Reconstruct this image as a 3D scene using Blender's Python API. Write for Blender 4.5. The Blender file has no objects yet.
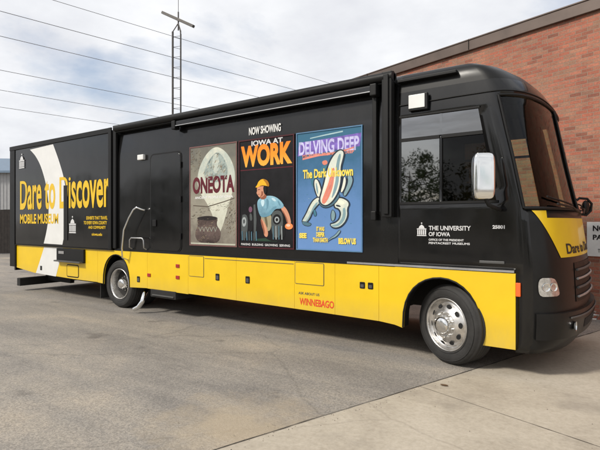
import bpy, bmesh, math, random
from mathutils import Vector, Matrix, noise
R = math.radians
PI = math.pi
random.seed(7)
S = bpy.context.scene
COL = S.collection

# ------------------------------------------------------------------ materials
def nt(name):
    m = bpy.data.materials.new(name); m.use_nodes = True
    t = m.node_tree; t.nodes.clear()
    out = t.nodes.new('ShaderNodeOutputMaterial')
    return m, t, out
def N(t, kind, **kw):
    n = t.nodes.new(kind)
    for k, v in kw.items():
        if k.startswith('i_'):
            key = k[2:]
            n.inputs[int(key) if key.isdigit() else key.replace('_', ' ')].default_value = v
        else: setattr(n, k, v)
    return n
def L(t, a, b): t.links.new(a, b)
def c4(c): return (c[0], c[1], c[2], 1)
def ramp(t, stops, interp='LINEAR'):
    r = N(t, 'ShaderNodeValToRGB'); r.color_ramp.interpolation = interp
    e = r.color_ramp.elements
    while len(e) < len(stops): e.new(0.5)
    for i, (p, c) in enumerate(stops):
        e[i].position = p; e[i].color = c4(c) if not isinstance(c, (int, float)) else (c, c, c, 1)
    return r
def mat(name, col, rough=.5, metal=0, coat=0, var=.12, scale=3, bump=0, bscale=40, spec=.5, rvar=.1, crough=.05):
    """surface with a mild procedural variation of tone and gloss"""
    m, t, out = nt(name)
    b = N(t, 'ShaderNodeBsdfPrincipled')
    b.inputs['Metallic'].default_value = metal
    b.inputs['Coat Weight'].default_value = coat
    b.inputs['Coat Roughness'].default_value = crough
    b.inputs['Specular IOR Level'].default_value = spec
    tc = N(t, 'ShaderNodeTexCoord')
    n = N(t, 'ShaderNodeTexNoise', i_Scale=scale, i_Detail=6.0, i_Roughness=.6)
    L(t, tc.outputs['Object'], n.inputs['Vector'])
    lo = [max(0, c*(1-var)) for c in col]; hi = [min(1, c*(1+var)) for c in col]
    r = ramp(t, [(.3, lo), (.7, hi)])
    L(t, n.outputs['Fac'], r.inputs[0]); L(t, r.outputs[0], b.inputs['Base Color'])
    r2 = ramp(t, [(.3, max(.02, rough-rvar*.5)), (.7, min(1, rough+rvar*.5))])
    L(t, n.outputs['Fac'], r2.inputs[0]); L(t, r2.outputs[0], b.inputs['Roughness'])
    if bump:
        n2 = N(t, 'ShaderNodeTexNoise', i_Scale=bscale, i_Detail=5.0)
        L(t, tc.outputs['Object'], n2.inputs['Vector'])
        bp = N(t, 'ShaderNodeBump', i_Strength=bump, i_Distance=.01)
        L(t, n2.outputs['Fac'], bp.inputs['Height']); L(t, bp.outputs[0], b.inputs['Normal'])
    L(t, b.outputs[0], out.inputs[0])
    return m
def glass(name, tint, ior, rough=.02):
    m, t, out = nt(name)
    tr = N(t, 'ShaderNodeBsdfTransparent'); tr.inputs[0].default_value = c4(tint)
    gl = N(t, 'ShaderNodeBsdfGlossy'); gl.inputs['Roughness'].default_value = rough
    fr = N(t, 'ShaderNodeFresnel', i_IOR=ior)
    tc = N(t, 'ShaderNodeTexCoord')
    n = N(t, 'ShaderNodeTexNoise', i_Scale=2.2, i_Detail=2.0)
    L(t, tc.outputs['Object'], n.inputs['Vector'])
    bp = N(t, 'ShaderNodeBump', i_Strength=.04, i_Distance=.02)
    L(t, n.outputs['Fac'], bp.inputs['Height']); L(t, bp.outputs[0], gl.inputs['Normal'])
    mx = N(t, 'ShaderNodeMixShader')
    L(t, fr.outputs[0], mx.inputs[0]); L(t, tr.outputs[0], mx.inputs[1]); L(t, gl.outputs[0], mx.inputs[2])
    L(t, mx.outputs[0], out.inputs[0])
    return m

def paint_black():
    m, t, out = nt('black_paint')
    b = N(t, 'ShaderNodeBsdfPrincipled'); b.inputs['Coat Weight'].default_value = .65; b.inputs['Coat IOR'].default_value = 1.6; b.inputs['Specular IOR Level'].default_value = .08
    b.inputs['Coat Roughness'].default_value = .07; b.inputs['Roughness'].default_value = .42
    tc = N(t, 'ShaderNodeTexCoord')
    # film of road dust: streaky, slightly heavier low down
    mp = N(t, 'ShaderNodeMapping'); mp.inputs['Scale'].default_value = (1.2, 1.2, .35)
    n = N(t, 'ShaderNodeTexNoise', i_Scale=2.2, i_Detail=8.0, i_Roughness=.65)
    L(t, tc.outputs['Object'], mp.inputs['Vector']); L(t, mp.outputs[0], n.inputs['Vector'])
    r = ramp(t, [(.35, (.002, .002, .0022)), (.75, (.007, .0067, .0063))])
    L(t, n.outputs['Fac'], r.inputs[0]); L(t, r.outputs[0], b.inputs['Base Color'])
    r3 = ramp(t, [(.35, .05), (.8, .16)])
    L(t, n.outputs['Fac'], r3.inputs[0]); L(t, r3.outputs[0], b.inputs['Coat Roughness'])
    n2 = N(t, 'ShaderNodeTexNoise', i_Scale=1.1, i_Detail=2.0)
    L(t, tc.outputs['Object'], n2.inputs['Vector'])
    bp = N(t, 'ShaderNodeBump', i_Strength=.25, i_Distance=.03)
    L(t, n2.outputs['Fac'], bp.inputs['Height'])
    L(t, bp.outputs[0], b.inputs['Normal']); L(t, bp.outputs[0], b.inputs['Coat Normal'])
    L(t, b.outputs[0], out.inputs[0])
    return m
def paint_yellow():
    m, t, out = nt('yellow_paint')
    b = N(t, 'ShaderNodeBsdfPrincipled'); b.inputs['Coat Weight'].default_value = .35
    b.inputs['Coat Roughness'].default_value = .12; b.inputs['Roughness'].default_value = .45
    tc = N(t, 'ShaderNodeTexCoord')
    n = N(t, 'ShaderNodeTexNoise', i_Scale=1.6, i_Detail=8.0, i_Roughness=.6)
    L(t, tc.outputs['Object'], n.inputs['Vector'])
    r = ramp(t, [(.3, (.70, .46, .001)), (.7, (.78, .52, .002))])
    L(t, n.outputs['Fac'], r.inputs[0])
    # road grime thrown up along the bottom edge, broken by noise
    sx = N(t, 'ShaderNodeSeparateXYZ'); L(t, tc.outputs['Object'], sx.inputs[0])
    mp = N(t, 'ShaderNodeMapping'); mp.inputs['Scale'].default_value = (3, 3, 1)
    n2 = N(t, 'ShaderNodeTexNoise', i_Scale=3.0, i_Detail=9.0, i_Roughness=.7)
    L(t, tc.outputs['Object'], mp.inputs['Vector']); L(t, mp.outputs[0], n2.inputs['Vector'])
    ma = N(t, 'ShaderNodeMath', operation='MULTIPLY_ADD'); ma.inputs[1].default_value = -2.1; ma.inputs[2].default_value = 1.5
    L(t, sx.outputs['Z'], ma.inputs[0])
    mm = N(t, 'ShaderNodeMath', operation='MULTIPLY', use_clamp=True); L(t, ma.outputs[0], mm.inputs[0]); L(t, n2.outputs['Fac'], mm.inputs[1])
    mx = N(t, 'ShaderNodeMixRGB'); mx.inputs[2].default_value = (.42, .32, .10, 1)
    L(t, mm.outputs[0], mx.inputs[0]); L(t, r.outputs[0], mx.inputs[1])
    n5 = N(t, 'ShaderNodeTexNoise', i_Scale=1.8, i_Detail=2.0); L(t, tc.outputs['Object'], n5.inputs['Vector'])
    bp = N(t, 'ShaderNodeBump', i_Strength=.4, i_Distance=.03); L(t, n5.outputs['Fac'], bp.inputs['Height'])
    L(t, bp.outputs[0], b.inputs['Normal']); L(t, bp.outputs[0], b.inputs['Coat Normal'])
    L(t, mx.outputs[0], b.inputs['Base Color']); L(t, b.outputs[0], out.inputs[0])
    return m

M = {}
M['black'] = paint_black()
M['yellow'] = paint_yellow()
M['nose'] = mat('black_nose_gelcoat', (.009, .0088, .0085), .38, spec=.22, coat=.12, var=.3, crough=.2)
M['trim'] = mat('black_rubber_trim', (.008, .008, .008), .5, spec=.25)
M['under'] = mat('underbody', (.015, .014, .013), .85, var=.4)
M['silver'] = mat('silver_trim', (.42, .42, .42), .3, .6)
M['chrome'] = mat('chrome', (.82, .82, .8), .09, 1, var=.05)
M['alloy'] = mat('polished_alloy', (.62, .6, .57), .27, .85, var=.25, scale=9)
M['hole'] = mat('dark_hole', (.01, .01, .01), .9)
M['rubber'] = mat('tyre_rubber', (.022, .021, .02), .75, var=.35, scale=7, bump=.3, bscale=60)
M['white'] = mat('white_vinyl', (.68, .68, .66), .4, var=.05)
M['yvinyl'] = mat('yellow_vinyl', (.70, .45, .01), .4, var=.06)
M['ltext'] = mat('pale_vinyl', (.6, .6, .6), .45, var=.05)
M['red'] = mat('red_vinyl', (.62, .05, .02), .4)
M['amber'] = mat('amber_lens', (.85, .13, .02), .2, coat=.6)
M['redlens'] = mat('red_lens', (.35, .015, .015), .2, coat=.6)
M['lamp'] = mat('headlamp_reflector', (.62, .63, .64), .12, .85, coat=.9, var=.35, scale=22)
M['grey'] = mat('grey_plastic', (.07, .07, .068), .5)
M['seat'] = mat('seat_fabric', (.16, .14, .12), .9)
M['inside'] = mat('cab_lining', (.10, .09, .08), .8)
M['wglass'] = glass('windshield_glass', (.66, .74, .62), 1.4)
M['dglass'] = glass('open_sliding_glass', (.03, .035, .03), 1.35)
M['sglass'] = glass('tinted_side_glass', (.08, .10, .09), 3.1)
M['ink'] = mat('dark_ink', (.012, .012, .014), .5)

# ------------------------------------------------------------------ mesh accumulator
class Acc:
    def __init__(self): self.v = []; self.f = []; self.mi = []; self.sm = []; self.mats = []
    def slot(self, m):
        if m not in self.mats: self.mats.append(m)
        return self.mats.index(m)
    def add(self, vs, fs, m, smooth=False):
        o = len(self.v); k = self.slot(m)
        self.v += [Vector(p) for p in vs]
        for f in fs: self.f.append([i+o for i in f]); self.mi.append(k); self.sm.append(smooth)
        return self
    def box(self, x0, x1, y0, y1, z0, z1, m, bev=0):
        if bev:
            bm = bmesh.new(); bmesh.ops.create_cube(bm, size=1)
            for v in bm.verts: v.co = Vector(((x0+x1)/2+v.co.x*(x1-x0), (y0+y1)/2+v.co.y*(y1-y0), (z0+z1)/2+v.co.z*(z1-z0)))
            bmesh.ops.bevel(bm, geom=list(bm.edges), offset=bev, segments=2, affect='EDGES', profile=.6)
            return self.bm(bm, m)
        vs = [(x, y, z) for x in (x0, x1) for y in (y0, y1) for z in (z0, z1)]
        fs = [(0,1,3,2), (4,6,7,5), (0,4,5,1), (2,3,7,6), (0,2,6,4), (1,5,7,3)]
        return self.add(vs, fs, m)
    def bm(self, bm, m, smooth=False, mtx=None):
        bm.verts.index_update()
        vs = [(mtx @ v.co) if mtx else v.co.copy() for v in bm.verts]
        fs = [[v.index for v in f.verts] for f in bm.faces]
        bm.free(); return self.add(vs, fs, m, smooth)
    def tube(self, pts, r, m, seg=10, cap=True):
        pts = [Vector(p) for p in pts]; n = len(pts); vs = []; fs = []
        rs = r if isinstance(r, (list, tuple)) else [r]*n
        up = None
        for i, p in enumerate(pts):
            d = (pts[min(i+1, n-1)]-pts[max(i-1, 0)]).normalized()
            if up is None: up = Vector((0,0,1)) if abs(d.z) < .9 else Vector((1,0,0))
            a = d.cross(up).normalized(); up = a.cross(d).normalized()
            for k in range(seg):
                t = 2*PI*k/seg; vs.append(p+(a*math.cos(t)+up*math.sin(t))*rs[i])
        for i in range(n-1):
            for k in range(seg):
                k2 = (k+1) % seg
                fs.append((i*seg+k, i*seg+k2, (i+1)*seg+k2, (i+1)*seg+k))
        self.add(vs, fs, m, True)
        if cap:
            self.add(vs[:seg], [list(range(seg))[::-1]], m); self.add(vs[-seg:], [list(range(seg))], m)
        return self
    def lathe(self, prof, m, seg=48, mtx=None):
        """prof: (radius, along) revolved about local Y"""
        vs = []; fs = []; n = len(prof)
        for k in range(seg):
            t = 2*PI*k/seg
            for r, a in prof:
                p = Vector((r*math.cos(t), a, r*math.sin(t))); vs.append(mtx @ p if mtx else p)
        for k in range(seg):
            k2 = (k+1) % seg
            for i in range(n-1): fs.append((k*n+i, k2*n+i, k2*n+i+1, k*n+i+1))
        return self.add(vs, fs, m, True)
    def flat(self, outlines, y, th, m, bev=0):
        """outlines in (x,z); front face at y-th, back at y; holes allowed"""
        me = curve_mesh(outlines, th, bev)
        return self.me(me, m, lambda p: Vector((p.x, y-th/2-p.z, p.y)))
    def me(self, me, m, fn):
        vs = [fn(v.co) for v in me.vertices]; fs = [list(p.vertices) for p in me.polygons]
        bpy.data.meshes.remove(me); return self.add(vs, fs, m)
    def text(self, s, x0, x1, z0, z1, y, m, off=0, th=.002, fn=None, slant=0, tall=0):
        me = text_mesh(s, off, th)
        xs = [v.co.x for v in me.vertices]; ys = [v.co.y for v in me.vertices]
        a, b, c, d = min(xs), max(xs), min(ys), max(ys)
        def f(p):
            q = (p.y-c)/(d-c)
            if tall: q = q*(tall/.70) if q < .70 else tall+(q-.70)/.30*(1-tall)
            px = x0+(p.x-a)/(b-a)*(x1-x0); pz = z0+q*(z1-z0)
            px += slant*(pz-z0); pt = p.z
            return fn(px, pz, pt) if fn else Vector((px, y-th/2-pt, pz))
        return self.me(me, m, f)
    def build(self, name, parent=None, loc=None, bevel=0):
        base = Vector((0,0,0))
        q = parent
        while q is not None: base = base+q.location; q = q.parent
        if loc is not None: off = Vector((0,0,0))
        else: off = base
        me = bpy.data.meshes.new(name)
        me.from_pydata([v-off for v in self.v], [], self.f)
        for m in self.mats: me.materials.append(m)
        me.polygons.foreach_set('material_index', self.mi); me.polygons.foreach_set('use_smooth', self.sm)
        me.validate(); me.update()
        o = bpy.data.objects.new(name, me); COL.objects.link(o); o.parent = parent
        if loc is not None: o.location = Vector(loc)-base
        if bevel:
            b = o.modifiers.new('bevel', 'BEVEL'); b.width = bevel; b.segments = 2; b.limit_method = 'ANGLE'
        return o
def curve_mesh(outlines, th, bev=0):
    cu = bpy.data.curves.new('c', 'CURVE'); cu.dimensions = '2D'; cu.fill_mode = 'BOTH'
    cu.extrude = max(th/2-bev, 0); cu.bevel_depth = bev
    for pts in outlines:
        sp = cu.splines.new('POLY'); sp.points.add(len(pts)-1); sp.use_cyclic_u = True
        for i, p in enumerate(pts): sp.points[i].co = (p[0], p[1], 0, 1)
    o = bpy.data.objects.new('c', cu); COL.objects.link(o)
    dg = bpy.context.evaluated_depsgraph_get()
    me = bpy.data.meshes.new_from_object(o.evaluated_get(dg))
    bpy.data.objects.remove(o); bpy.data.curves.remove(cu)
    return me
def text_mesh(s, off, th):
    cu = bpy.data.curves.new('t', 'FONT'); cu.body = s; cu.size = 1; cu.offset = off; cu.extrude = th/2; cu.resolution_u = 4
    cu.align_x = 'CENTER'; cu.space_line = .95
    o = bpy.data.objects.new('t', cu); COL.objects.link(o)
    dg = bpy.context.evaluated_depsgraph_get()
    me = bpy.data.meshes.new_from_object(o.evaluated_get(dg))
    bpy.data.objects.remove(o); bpy.data.curves.remove(cu)
    return me
def rrect(x0, x1, z0, z1, r, n=5):
    pts = []
    for cx, cz, a in ((x1-r, z1-r, 0), (x0+r, z1-r, 90), (x0+r, z0+r, 180), (x1-r, z0+r, 270)):
        for k in range(n+1):
            t = R(a+90*k/n); pts.append((cx+r*math.cos(t), cz+r*math.sin(t)))
    return pts
def circ(cx, cz, rx, rz=None, n=20, rot=0):
    rz = rz or rx
    out = []
    for k in range(n):
        t = 2*PI*k/n; x = rx*math.cos(t); z = rz*math.sin(t)
        out.append((cx+x*math.cos(rot)-z*math.sin(rot), cz+x*math.sin(rot)+z*math.cos(rot)))
    return out
def smooth_loop(pts, it=2):
    for _ in range(it):
        q = []
        for i in range(len(pts)):
            a = pts[i]; b = pts[(i+1) % len(pts)]
            q += [(a[0]*.75+b[0]*.25, a[1]*.75+b[1]*.25), (a[0]*.25+b[0]*.75, a[1]*.25+b[1]*.75)]
        pts = q
    return pts
def tag(o, label=None, cat=None, group=None, kind=None):
    if label: o['label'] = label
    if cat: o['category'] = cat
    if group: o['group'] = group
    if kind: o['kind'] = kind
    return o
def empty(name, loc, rz=0):
    o = bpy.data.objects.new(name, None); COL.objects.link(o); o.location = loc; o.rotation_euler.z = rz
    o.empty_display_size = .3
    return o
def copy_tree(o, parent=None):
    c = o.copy(); COL.objects.link(c); c.parent = parent
    for ch in [x for x in COL.objects if x.parent == o]: copy_tree(ch, c)
    return c

# ================================================================== THE BUS
bus = empty('exhibit_bus', (-6.9, 1.275, 0))
tag(bus, 'long black and yellow museum bus with three posters on its side, by the brick wall', 'bus')
YC = 1.275
def interp(keys, z):
    if z <= keys[0][0]: return keys[0][1:]
    for a, b in zip(keys, keys[1:]):
        if z <= b[0]:
            t = (z-a[0])/(b[0]-a[0]); return [p+(q-p)*t for p, q in zip(a[1:], b[1:])]
    return keys[-1][1:]
#        z     Xs     c      w
PROF = [(.28, -1.24, -.80, 1.275), (.40, -1.22, -.71, 1.275), (.62, -1.22, -.675, 1.275), (1.25, -1.22, -.71, 1.275), (1.85, -1.25, -.80, 1.275),
        (2.4, -1.355, -.92, 1.275), (2.95, -1.48, -1.03, 1.275), (3.05, -1.50, -1.05, 1.27), (3.2, -1.54, -1.10, 1.257), (3.32, -1.59, -1.17, 1.245),
        (3.42, -1.64, -1.27, 1.235), (3.50, -1.70, -1.40, 1.212), (3.56, -1.80, -1.58, 1.16), (3.60, -1.98, -1.84, 1.05), (3.63, -2.4, -2.3, .8)]
def prof(z): return interp(PROF, z)
NE = 2.5
def cap_pt(phi, z, off=0):
    Xs, c, w = prof(z)
    s = math.sin(phi); k = math.cos(phi)
    sg = 1 if k >= 0 else -1
    def P(ph):
        s = math.sin(ph); k = math.cos(ph); sg = 1 if k >= 0 else -1
        return Vector((Xs+(c-Xs)*max(s, 0)**(2/NE), YC-w*sg*abs(k)**(2/NE), z))
    p = P(phi)
    if off:
        a = P(min(PI, phi+.02)); b = P(max(0, phi-.02)); t = (a-b).normalized()
        p = p+Vector((t.y, -t.x, 0))*off
    return p
def phi_of_y(y, z):
    w = prof(z)[2]; q = (YC-y)/w
    sg = 1 if q >= 0 else -1
    return math.acos(sg*min(1, abs(q))**(NE/2))

# --- cap grid columns
ZR = [.28, .34, .40, .5, .62, .8, 1.0, 1.15, 1.25, 1.4, 1.55, 1.7, 1.85, 1.94, 2.1, 2.25, 2.4, 2.55, 2.70, 2.74, 2.88, 3.0, 3.05, 3.12, 3.2, 3.26, 3.32, 3.37, 3.42, 3.46, 3.50, 3.53, 3.56, 3.58, 3.60, 3.618, 3.63]
def side_cols(z):
    zz = min(z, 3.0); wf = -1.44-(zz-1.94)/(3.0-1.94)*.20
    Xs0 = prof(zz)[0]
    base = [-2.62, -2.585, -2.09, -2.06, wf, Xs0-.001]
    if z > 3.0:
        Xs = prof(z)[0]; f = [(b+2.62)/(Xs0+2.62) for b in base]
        base = [-2.62+k*(Xs+2.62) for k in f]
    return base
NPH = 44
PH = [PI*k/NPH for k in range(NPH+1)]
def row(z):
    sc = side_cols(z); w = prof(z)[2]
    pts = [Vector((x, YC-w, z)) for x in sc[:-1]]
    pts += [cap_pt(p, z) for p in PH]
    pts += [Vector((x, YC+w, z)) for x in sc[:-1][::-1]]
    return pts
rows = [row(z) for z in ZR]
NC = len(rows[0]); NS = 5
WS0, WS1 = NS+2, NC-1-NS-2      # windshield columns (wraps the corners)
CEN = NC//2
def cell_kind(i, j):
    z0, z1 = ZR[i], ZR[i+1]; zm = (z0+z1)/2
    jj = min(j, NC-2-j)
    if zm < 1.15 and jj < NS: return None
    if 1.94 < zm < 3.0 and jj in (1, 3): return 'side' if zm < 2.70 or zm > 2.74 else 'frame'
    if 2.74 < zm < 3.0 and j == 2: return None
    if 1.85 < zm < 3.12 and WS0 <= j < WS1: return 'ws'
    return 'body'
groups = {'body': [], 'side': [], 'ws': [], 'frame': []}
for i in range(len(ZR)-1):
    for j in range(NC-1):
        k = cell_kind(i, j)
        if k: groups[k].append((i, j))
def cells(lst, off=0, m=None, acc=None):
    acc = acc or Acc()
    idx = {}; vs = []; fs = []
    for i, j in lst:
        f = []
        for a, b in ((i, j), (i, j+1), (i+1, j+1), (i+1, j)):
            if (a, b) not in idx:
                idx[(a, b)] = len(vs); p = rows[a][b].copy()
                if off:
                    q0 = rows[a][max(b-1, 0)]; q1 = rows[a][min(b+1, NC-1)]; t = (q1-q0).normalized()
                    p += Vector((t.y, -t.x, 0))*off
                vs.append(p)
            f.append(idx[(a, b)])
        fs.append(f)
    acc.add(vs, fs, m, True); return acc
a = Acc()
front = [c for c in groups['body'] if NS+3 <= c[1] < NC-1-NS-3 and ZR[c[0]] < 1.85]
front += [c for c in groups['body'] if ZR[c[0]] >= 3.31]
cells([c for c in groups['body'] if c not in front], 0, M['black'], a); cells(front, 0, M['nose'], a)
top = rows[-1]; a.add(top, [list(range(len(top)))], M['nose'])
cap = a.build('front_cap', bus)
bm = bmesh.new(); bm.from_mesh(cap.data); bmesh.ops.remove_doubles(bm, verts=bm.verts, dist=2e-4); bm.to_mesh(cap.data); bm.free()
so = cap.modifiers.new('thick', 'SOLIDIFY'); so.thickness = .035; so.offset = -1
ws = cells([c for c in groups['ws']], -.008, M['wglass']).build('windshield', bus)
near = [c for c in groups['side'] if c[1] < CEN]; far = [c for c in groups['side'] if c[1] > CEN]
for lst in (near, far):
    w_ = Acc()
    if lst is near:
        opn = [c for c in lst if c[1] == 3 and ZR[c[0]] < 2.70]; cells([c for c in lst if c not in opn], -.012, M['sglass'], w_); cells(opn, -.022, M['dglass'], w_)
        w_.add([(-2.09, .012, 2.74), (-2.06, .012, 2.74), (-2.06, .012, 3.0), (-2.09, .012, 3.0)], [(0, 1, 2, 3)], M['sglass'])
    else: cells(lst, -.012, M['wglass'], w_)
    w_ = w_.build('side_window', bus)
    fr = cells([c for c in groups['frame'] if (c[1] < CEN) == (lst is near)], .002, M['trim'])
    y = -.006 if lst is near else 2.556
    fr.box(-2.60, -1.62, y-.004, y+.004, 3.0, 3.02, M['trim']); fr.box(-2.60, -1.42, y-.004, y+.004, 1.915, 1.945, M['trim'])
    fr.build('window_frame', w_)
# windshield divider and surround
a = Acc()
for ph, r in ((PI/2, .014),):
    a.tube([cap_pt(ph, z, .006) for z in (1.85, 2.1, 2.4, 2.7, 3.05, 3.12)], r, M['trim'], 8)
for zc in (1.85, 3.12):
    a.tube([cap_pt(p, zc, .004) for p in PH[2:-2]], .016, M['trim'], 8)
for p in (PH[2], PH[-3]):
    a.tube([cap_pt(p, z, .004) for z in (1.85, 2.1, 2.4, 2.7, 3.05, 3.12)], .016, M['trim'], 8)
a.build('windshield_seal', ws)
# wipers
for s in (-1, 1):
    a = Acc()
    y0 = YC+s*.12
    b0 = cap_pt(phi_of_y(y0, 1.80), 1.80, .05)
    y1 = YC+s*.98; b1 = cap_pt(phi_of_y(y1, 1.90), 1.90, .06)
    a.tube([b0, (b0+b1)/2+Vector((.03, 0, .02)), b1], .012, M['trim'], 8)
    a.tube([cap_pt(phi_of_y(YC+s*q, 1.90+.02*k), 1.90+.02*k, .03) for k, q in enumerate((.45, .65, .85, 1.0, 1.08))], .011, M['trim'], 8)
    a.build('wiper', bus)

# --- main shell (behind the cap), profile swept along X
def ring(w_in=0):
    pts = []
    for z in [1.15, 1.16] + [z for z in ZR if z > 1.15]:
        w = prof(z)[2]-w_in; pts.append((YC-w, z))
    return pts
rg = ring(); full = rg+[(2*YC-y, z) for y, z in rg[::-1]]
xs = [-13.0, -12.98, -11, -8.7, -7, -5, -2.62]
vs = []; fs = []
for k, x in enumerate(xs):
    for (y, z) in full:
        vs.append((x, y, z))
n = len(full)
for k in range(len(xs)-1):
    for j in range(n-1): fs.append((k*n+j, (k+1)*n+j, (k+1)*n+j+1, k*n+j+1))
fs.append(list(range(n)))
a = Acc(); a.add(vs, fs, M['black'], True)
shell = a.build('body_shell', bus)
es = shell.modifiers.new('e', 'EDGE_SPLIT'); es.split_angle = R(35)
# rear closing panel (lower)
a = Acc(); a.box(-13.0, -12.94, .02, 2.53, .5, 1.15, M['black']); a.build('rear_panel', bus)
# bulkhead, floor, dash, seats visible through the cab glass
a = Acc()
a.box(-2.64, -2.60, .06, 2.49, 1.1, 3.5, M['inside']); a.box(-2.60, -1.26, .05, 2.50, 1.12, 1.2, M['inside'])
a.box(-2.60, -1.9, .25, 2.3, 3.36, 3.40, M['inside'])
a.build('cab_lining', bus)
a = Acc(); a.box(-1.45, -1.02, .22, 2.33, 1.2, 1.78, M['grey'], .04); a.box(-1.30, -.98, .35, 2.2, 1.7, 1.83, M['grey'], .03); a.build('dashboard', bus)
for y in (.72, 1.85):
    a = Acc(); a.box(-2.35, -1.85, y-.25, y+.25, 1.5, 1.66, M['seat'], .05); a.box(-2.45, -2.3, y-.24, y+.24, 1.6, 2.3, M['seat'], .05)
    a.box(-2.44, -2.33, y-.13, y+.13, 2.32, 2.52, M['seat'], .04); a.box(-2.2, -2.0, y-.1, y+.1, 1.2, 1.5, M['grey']); a.build('driver_seat' if y > 1 else 'passenger_seat', bus)
a = Acc(); q = Matrix.Translation((-1.62, 1.85, 1.92)) @ Matrix.Rotation(R(60), 4, 'Y') @ Matrix.Rotation(R(90), 4, 'X')
pts = [q @ Vector((.22*math.cos(t*PI/12), 0, .22*math.sin(t*PI/12))) for t in range(25)]
a.tube(pts, .014, M['trim'], 8); a.tube([(-1.62, 1.85, 1.92), (-1.4, 1.85, 1.7)], .03, M['trim'], 8); a.build('steering_wheel', bus)

# --- chassis
a = Acc()
a.box(-12.9, -1.3, .03, 2.52, 1.06, 1.14, M['under'])  # full-width floor plate added to block light inside the skirts
a.box(-12.6, -1.1, .75, .9, .55, .95, M['under']); a.box(-12.6, -1.1, 1.65, 1.8, .55, .95, M['under'])
a.box(-7.6, -2.85, .25, 2.3, .5, 1.06, M['under']); a.box(-12.7, -9.2, .2, 2.35, .52, 1.06, M['under'])
a.box(-12.2, -9.7, .5, 2.05, .34, .55, M['under']); a.tube([(-8.56, .3, .48), (-8.56, 2.25, .48)], .09, M['under'])
a.tube([(-1.99, .3, .45), (-1.99, 2.25, .45)], .06, M['under'])
a.build('chassis', bus)
# --- lower yellow panels
def arch(cx, rx, zt, z0, z1=None, n=16):
    """points from left foot, over the top, to right foot"""
    z1 = z1 if z1 is not None else z0
    out = []
    for k in range(n+1):
        t = PI-PI*k/n
        b = z0 if t > PI/2 else z1
        out.append((cx+rx*math.cos(t)*(1 if abs(math.cos(t)) < .999 else 1), b+(zt-b)*max(0, math.sin(t))**.75))
    return out
ZT = 1.135
g = .004
FA = arch(-2.07, .48, 1.035, .39, .32)
RA = arch(-8.62, .44, 1.055, .45)
sides = [('near', 0, 1), ('far', 2.55, -1)]
pan = []
pan.append([(-12.81, .58), (-12.81, ZT), (-9.27, ZT), (-9.27, .47), (-10.2, .47), (-11.9, .50)])
pan.append([(-9.262, .465), (-9.262, ZT), (-7.64, ZT), (-7.64, .475), (-8.17, .45)]+RA[::-1]+[(-9.07, .455)])
for x0, x1 in ((-7.632, -6.518), (-6.51, -5.388)):
    pan.append([(x0, .47), (x0, ZT), (x1, ZT), (x1, .46)])
pan.append([(-5.38, .46), (-5.38, ZT), (-4.238, ZT), (-4.238, .45)])
pan.append([(-4.23, .45), (-4.23, ZT), (-3.548, ZT), (-3.548, .44)])
pan.append([(-3.54, .44), (-3.54, ZT), (-2.886, ZT), (-2.886, .43)])
pan.append([(-2.878, .43), (-2.878, ZT), (-1.24, ZT), (-1.24, .31), (-1.585, .31)]+FA[::-1]+[(-2.56, .385), (-2.66, .41)])
def latch(acc, x, z, w=.085, h=.10, y=-.012):
    acc.flat([rrect(x-w/2, x+w/2, z-h/2, z+h/2, .012)], y, .006, M['trim'])
    acc.flat([rrect(x-w/2+.015, x+w/2-.015, z-h/2+.015, z+h/2-.03, .008)], y-.006, .004, M['grey'])
names = ['rear_skirt_panel', 'wheel_arch_panel', 'step_panel', 'compartment_door', 'compartment_door', 'compartment_door', 'compartment_door', 'wheel_arch_panel']
lat = {1: [(-7.9, .62)], 3: [(-5.8, .80)], 4: [(-5.14, .80)], 6: [(-3.12, .87), (-3.0, .87)]}
for sname, y0, d in sides:
    for k, pg in enumerate(pan):
        a = Acc()
        if d == 1: a.flat([pg], .018, .03, M['yellow'], .003)
        else: a.flat([pg], 2.562, .03, M['yellow'], .003)
        o = a.build(names[k], bus)
        if d == 1:
            for (lx, lz) in lat.get(k, []):
                b = Acc(); latch(b, lx, lz, .085 if k != 6 else .075, .11 if k != 6 else .085); b.build('latch', o)
# small hatches scribed on the yellow panels: raised doors with a dark gasket
def hatch(x0, x1, z0, z1, gasket, w=.01, r=.02):
    a = Acc()
    a.flat([rrect(x0, x1, z0, z1, r), rrect(x0+w, x1-w, z0+w, z1-w, max(.005, r-w))], -.012, .003, gasket)
    a.flat([rrect(x0+w+.002, x1-w-.002, z0+w+.002, z1-w-.002, max(.005, r-w))], -.012, .006, M['yellow'])
    return a.build('hatch', bus)
hatch(-6.49, -6.12, .77, 1.125, M['grey'], .007)
hatch(-4.22, -3.72, .81, 1.125, M['grey'], .007)
hatch(-10.46, -9.97, .50, .78, M['trim'], .022, .05)
# grooves of the doors, horizontal top line
a = Acc()
a.box(-6.10, -4.25, -.016, -.010, 1.088, 1.096, M['grey'])
a.build('upper_seam', bus)
# dark arch lips + liners
for cx, pts in ((0, FA), (1, RA)):
    for y0, y1, y in ((-.004, .16, -.013), (2.39, 2.554, 2.563)):
        a = Acc(); n = len(pts)
        vs = [(x, y0, z) for x, z in pts]+[(x, y1, z) for x, z in pts]
        a.add(vs, [(i, i+1, n+i+1, n+i) for i in range(n-1)], M['trim'], True)
        a.tube([(x, y, z) for x, z in pts], .012, M['trim'], 6)
        a.build('wheel_arch_trim', bus)
# stripe trim between yellow and black
a = Acc()
a.box(-8.66, -2.66, -.018, .01, 1.138, 1.172, M['trim']); a.box(-12.98, -8.72, -.05, .0, 1.138, 1.158, M['trim'])
a.box(-12.98, -1.26, 2.54, 2.568, 1.138, 1.172, M['trim'])
a.build('belt_trim', bus)
a = Acc(); a.box(-3.35, -1.25, -.022, .0, 1.146, 1.170, M['silver']); a.build('belt_molding', bus)

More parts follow.
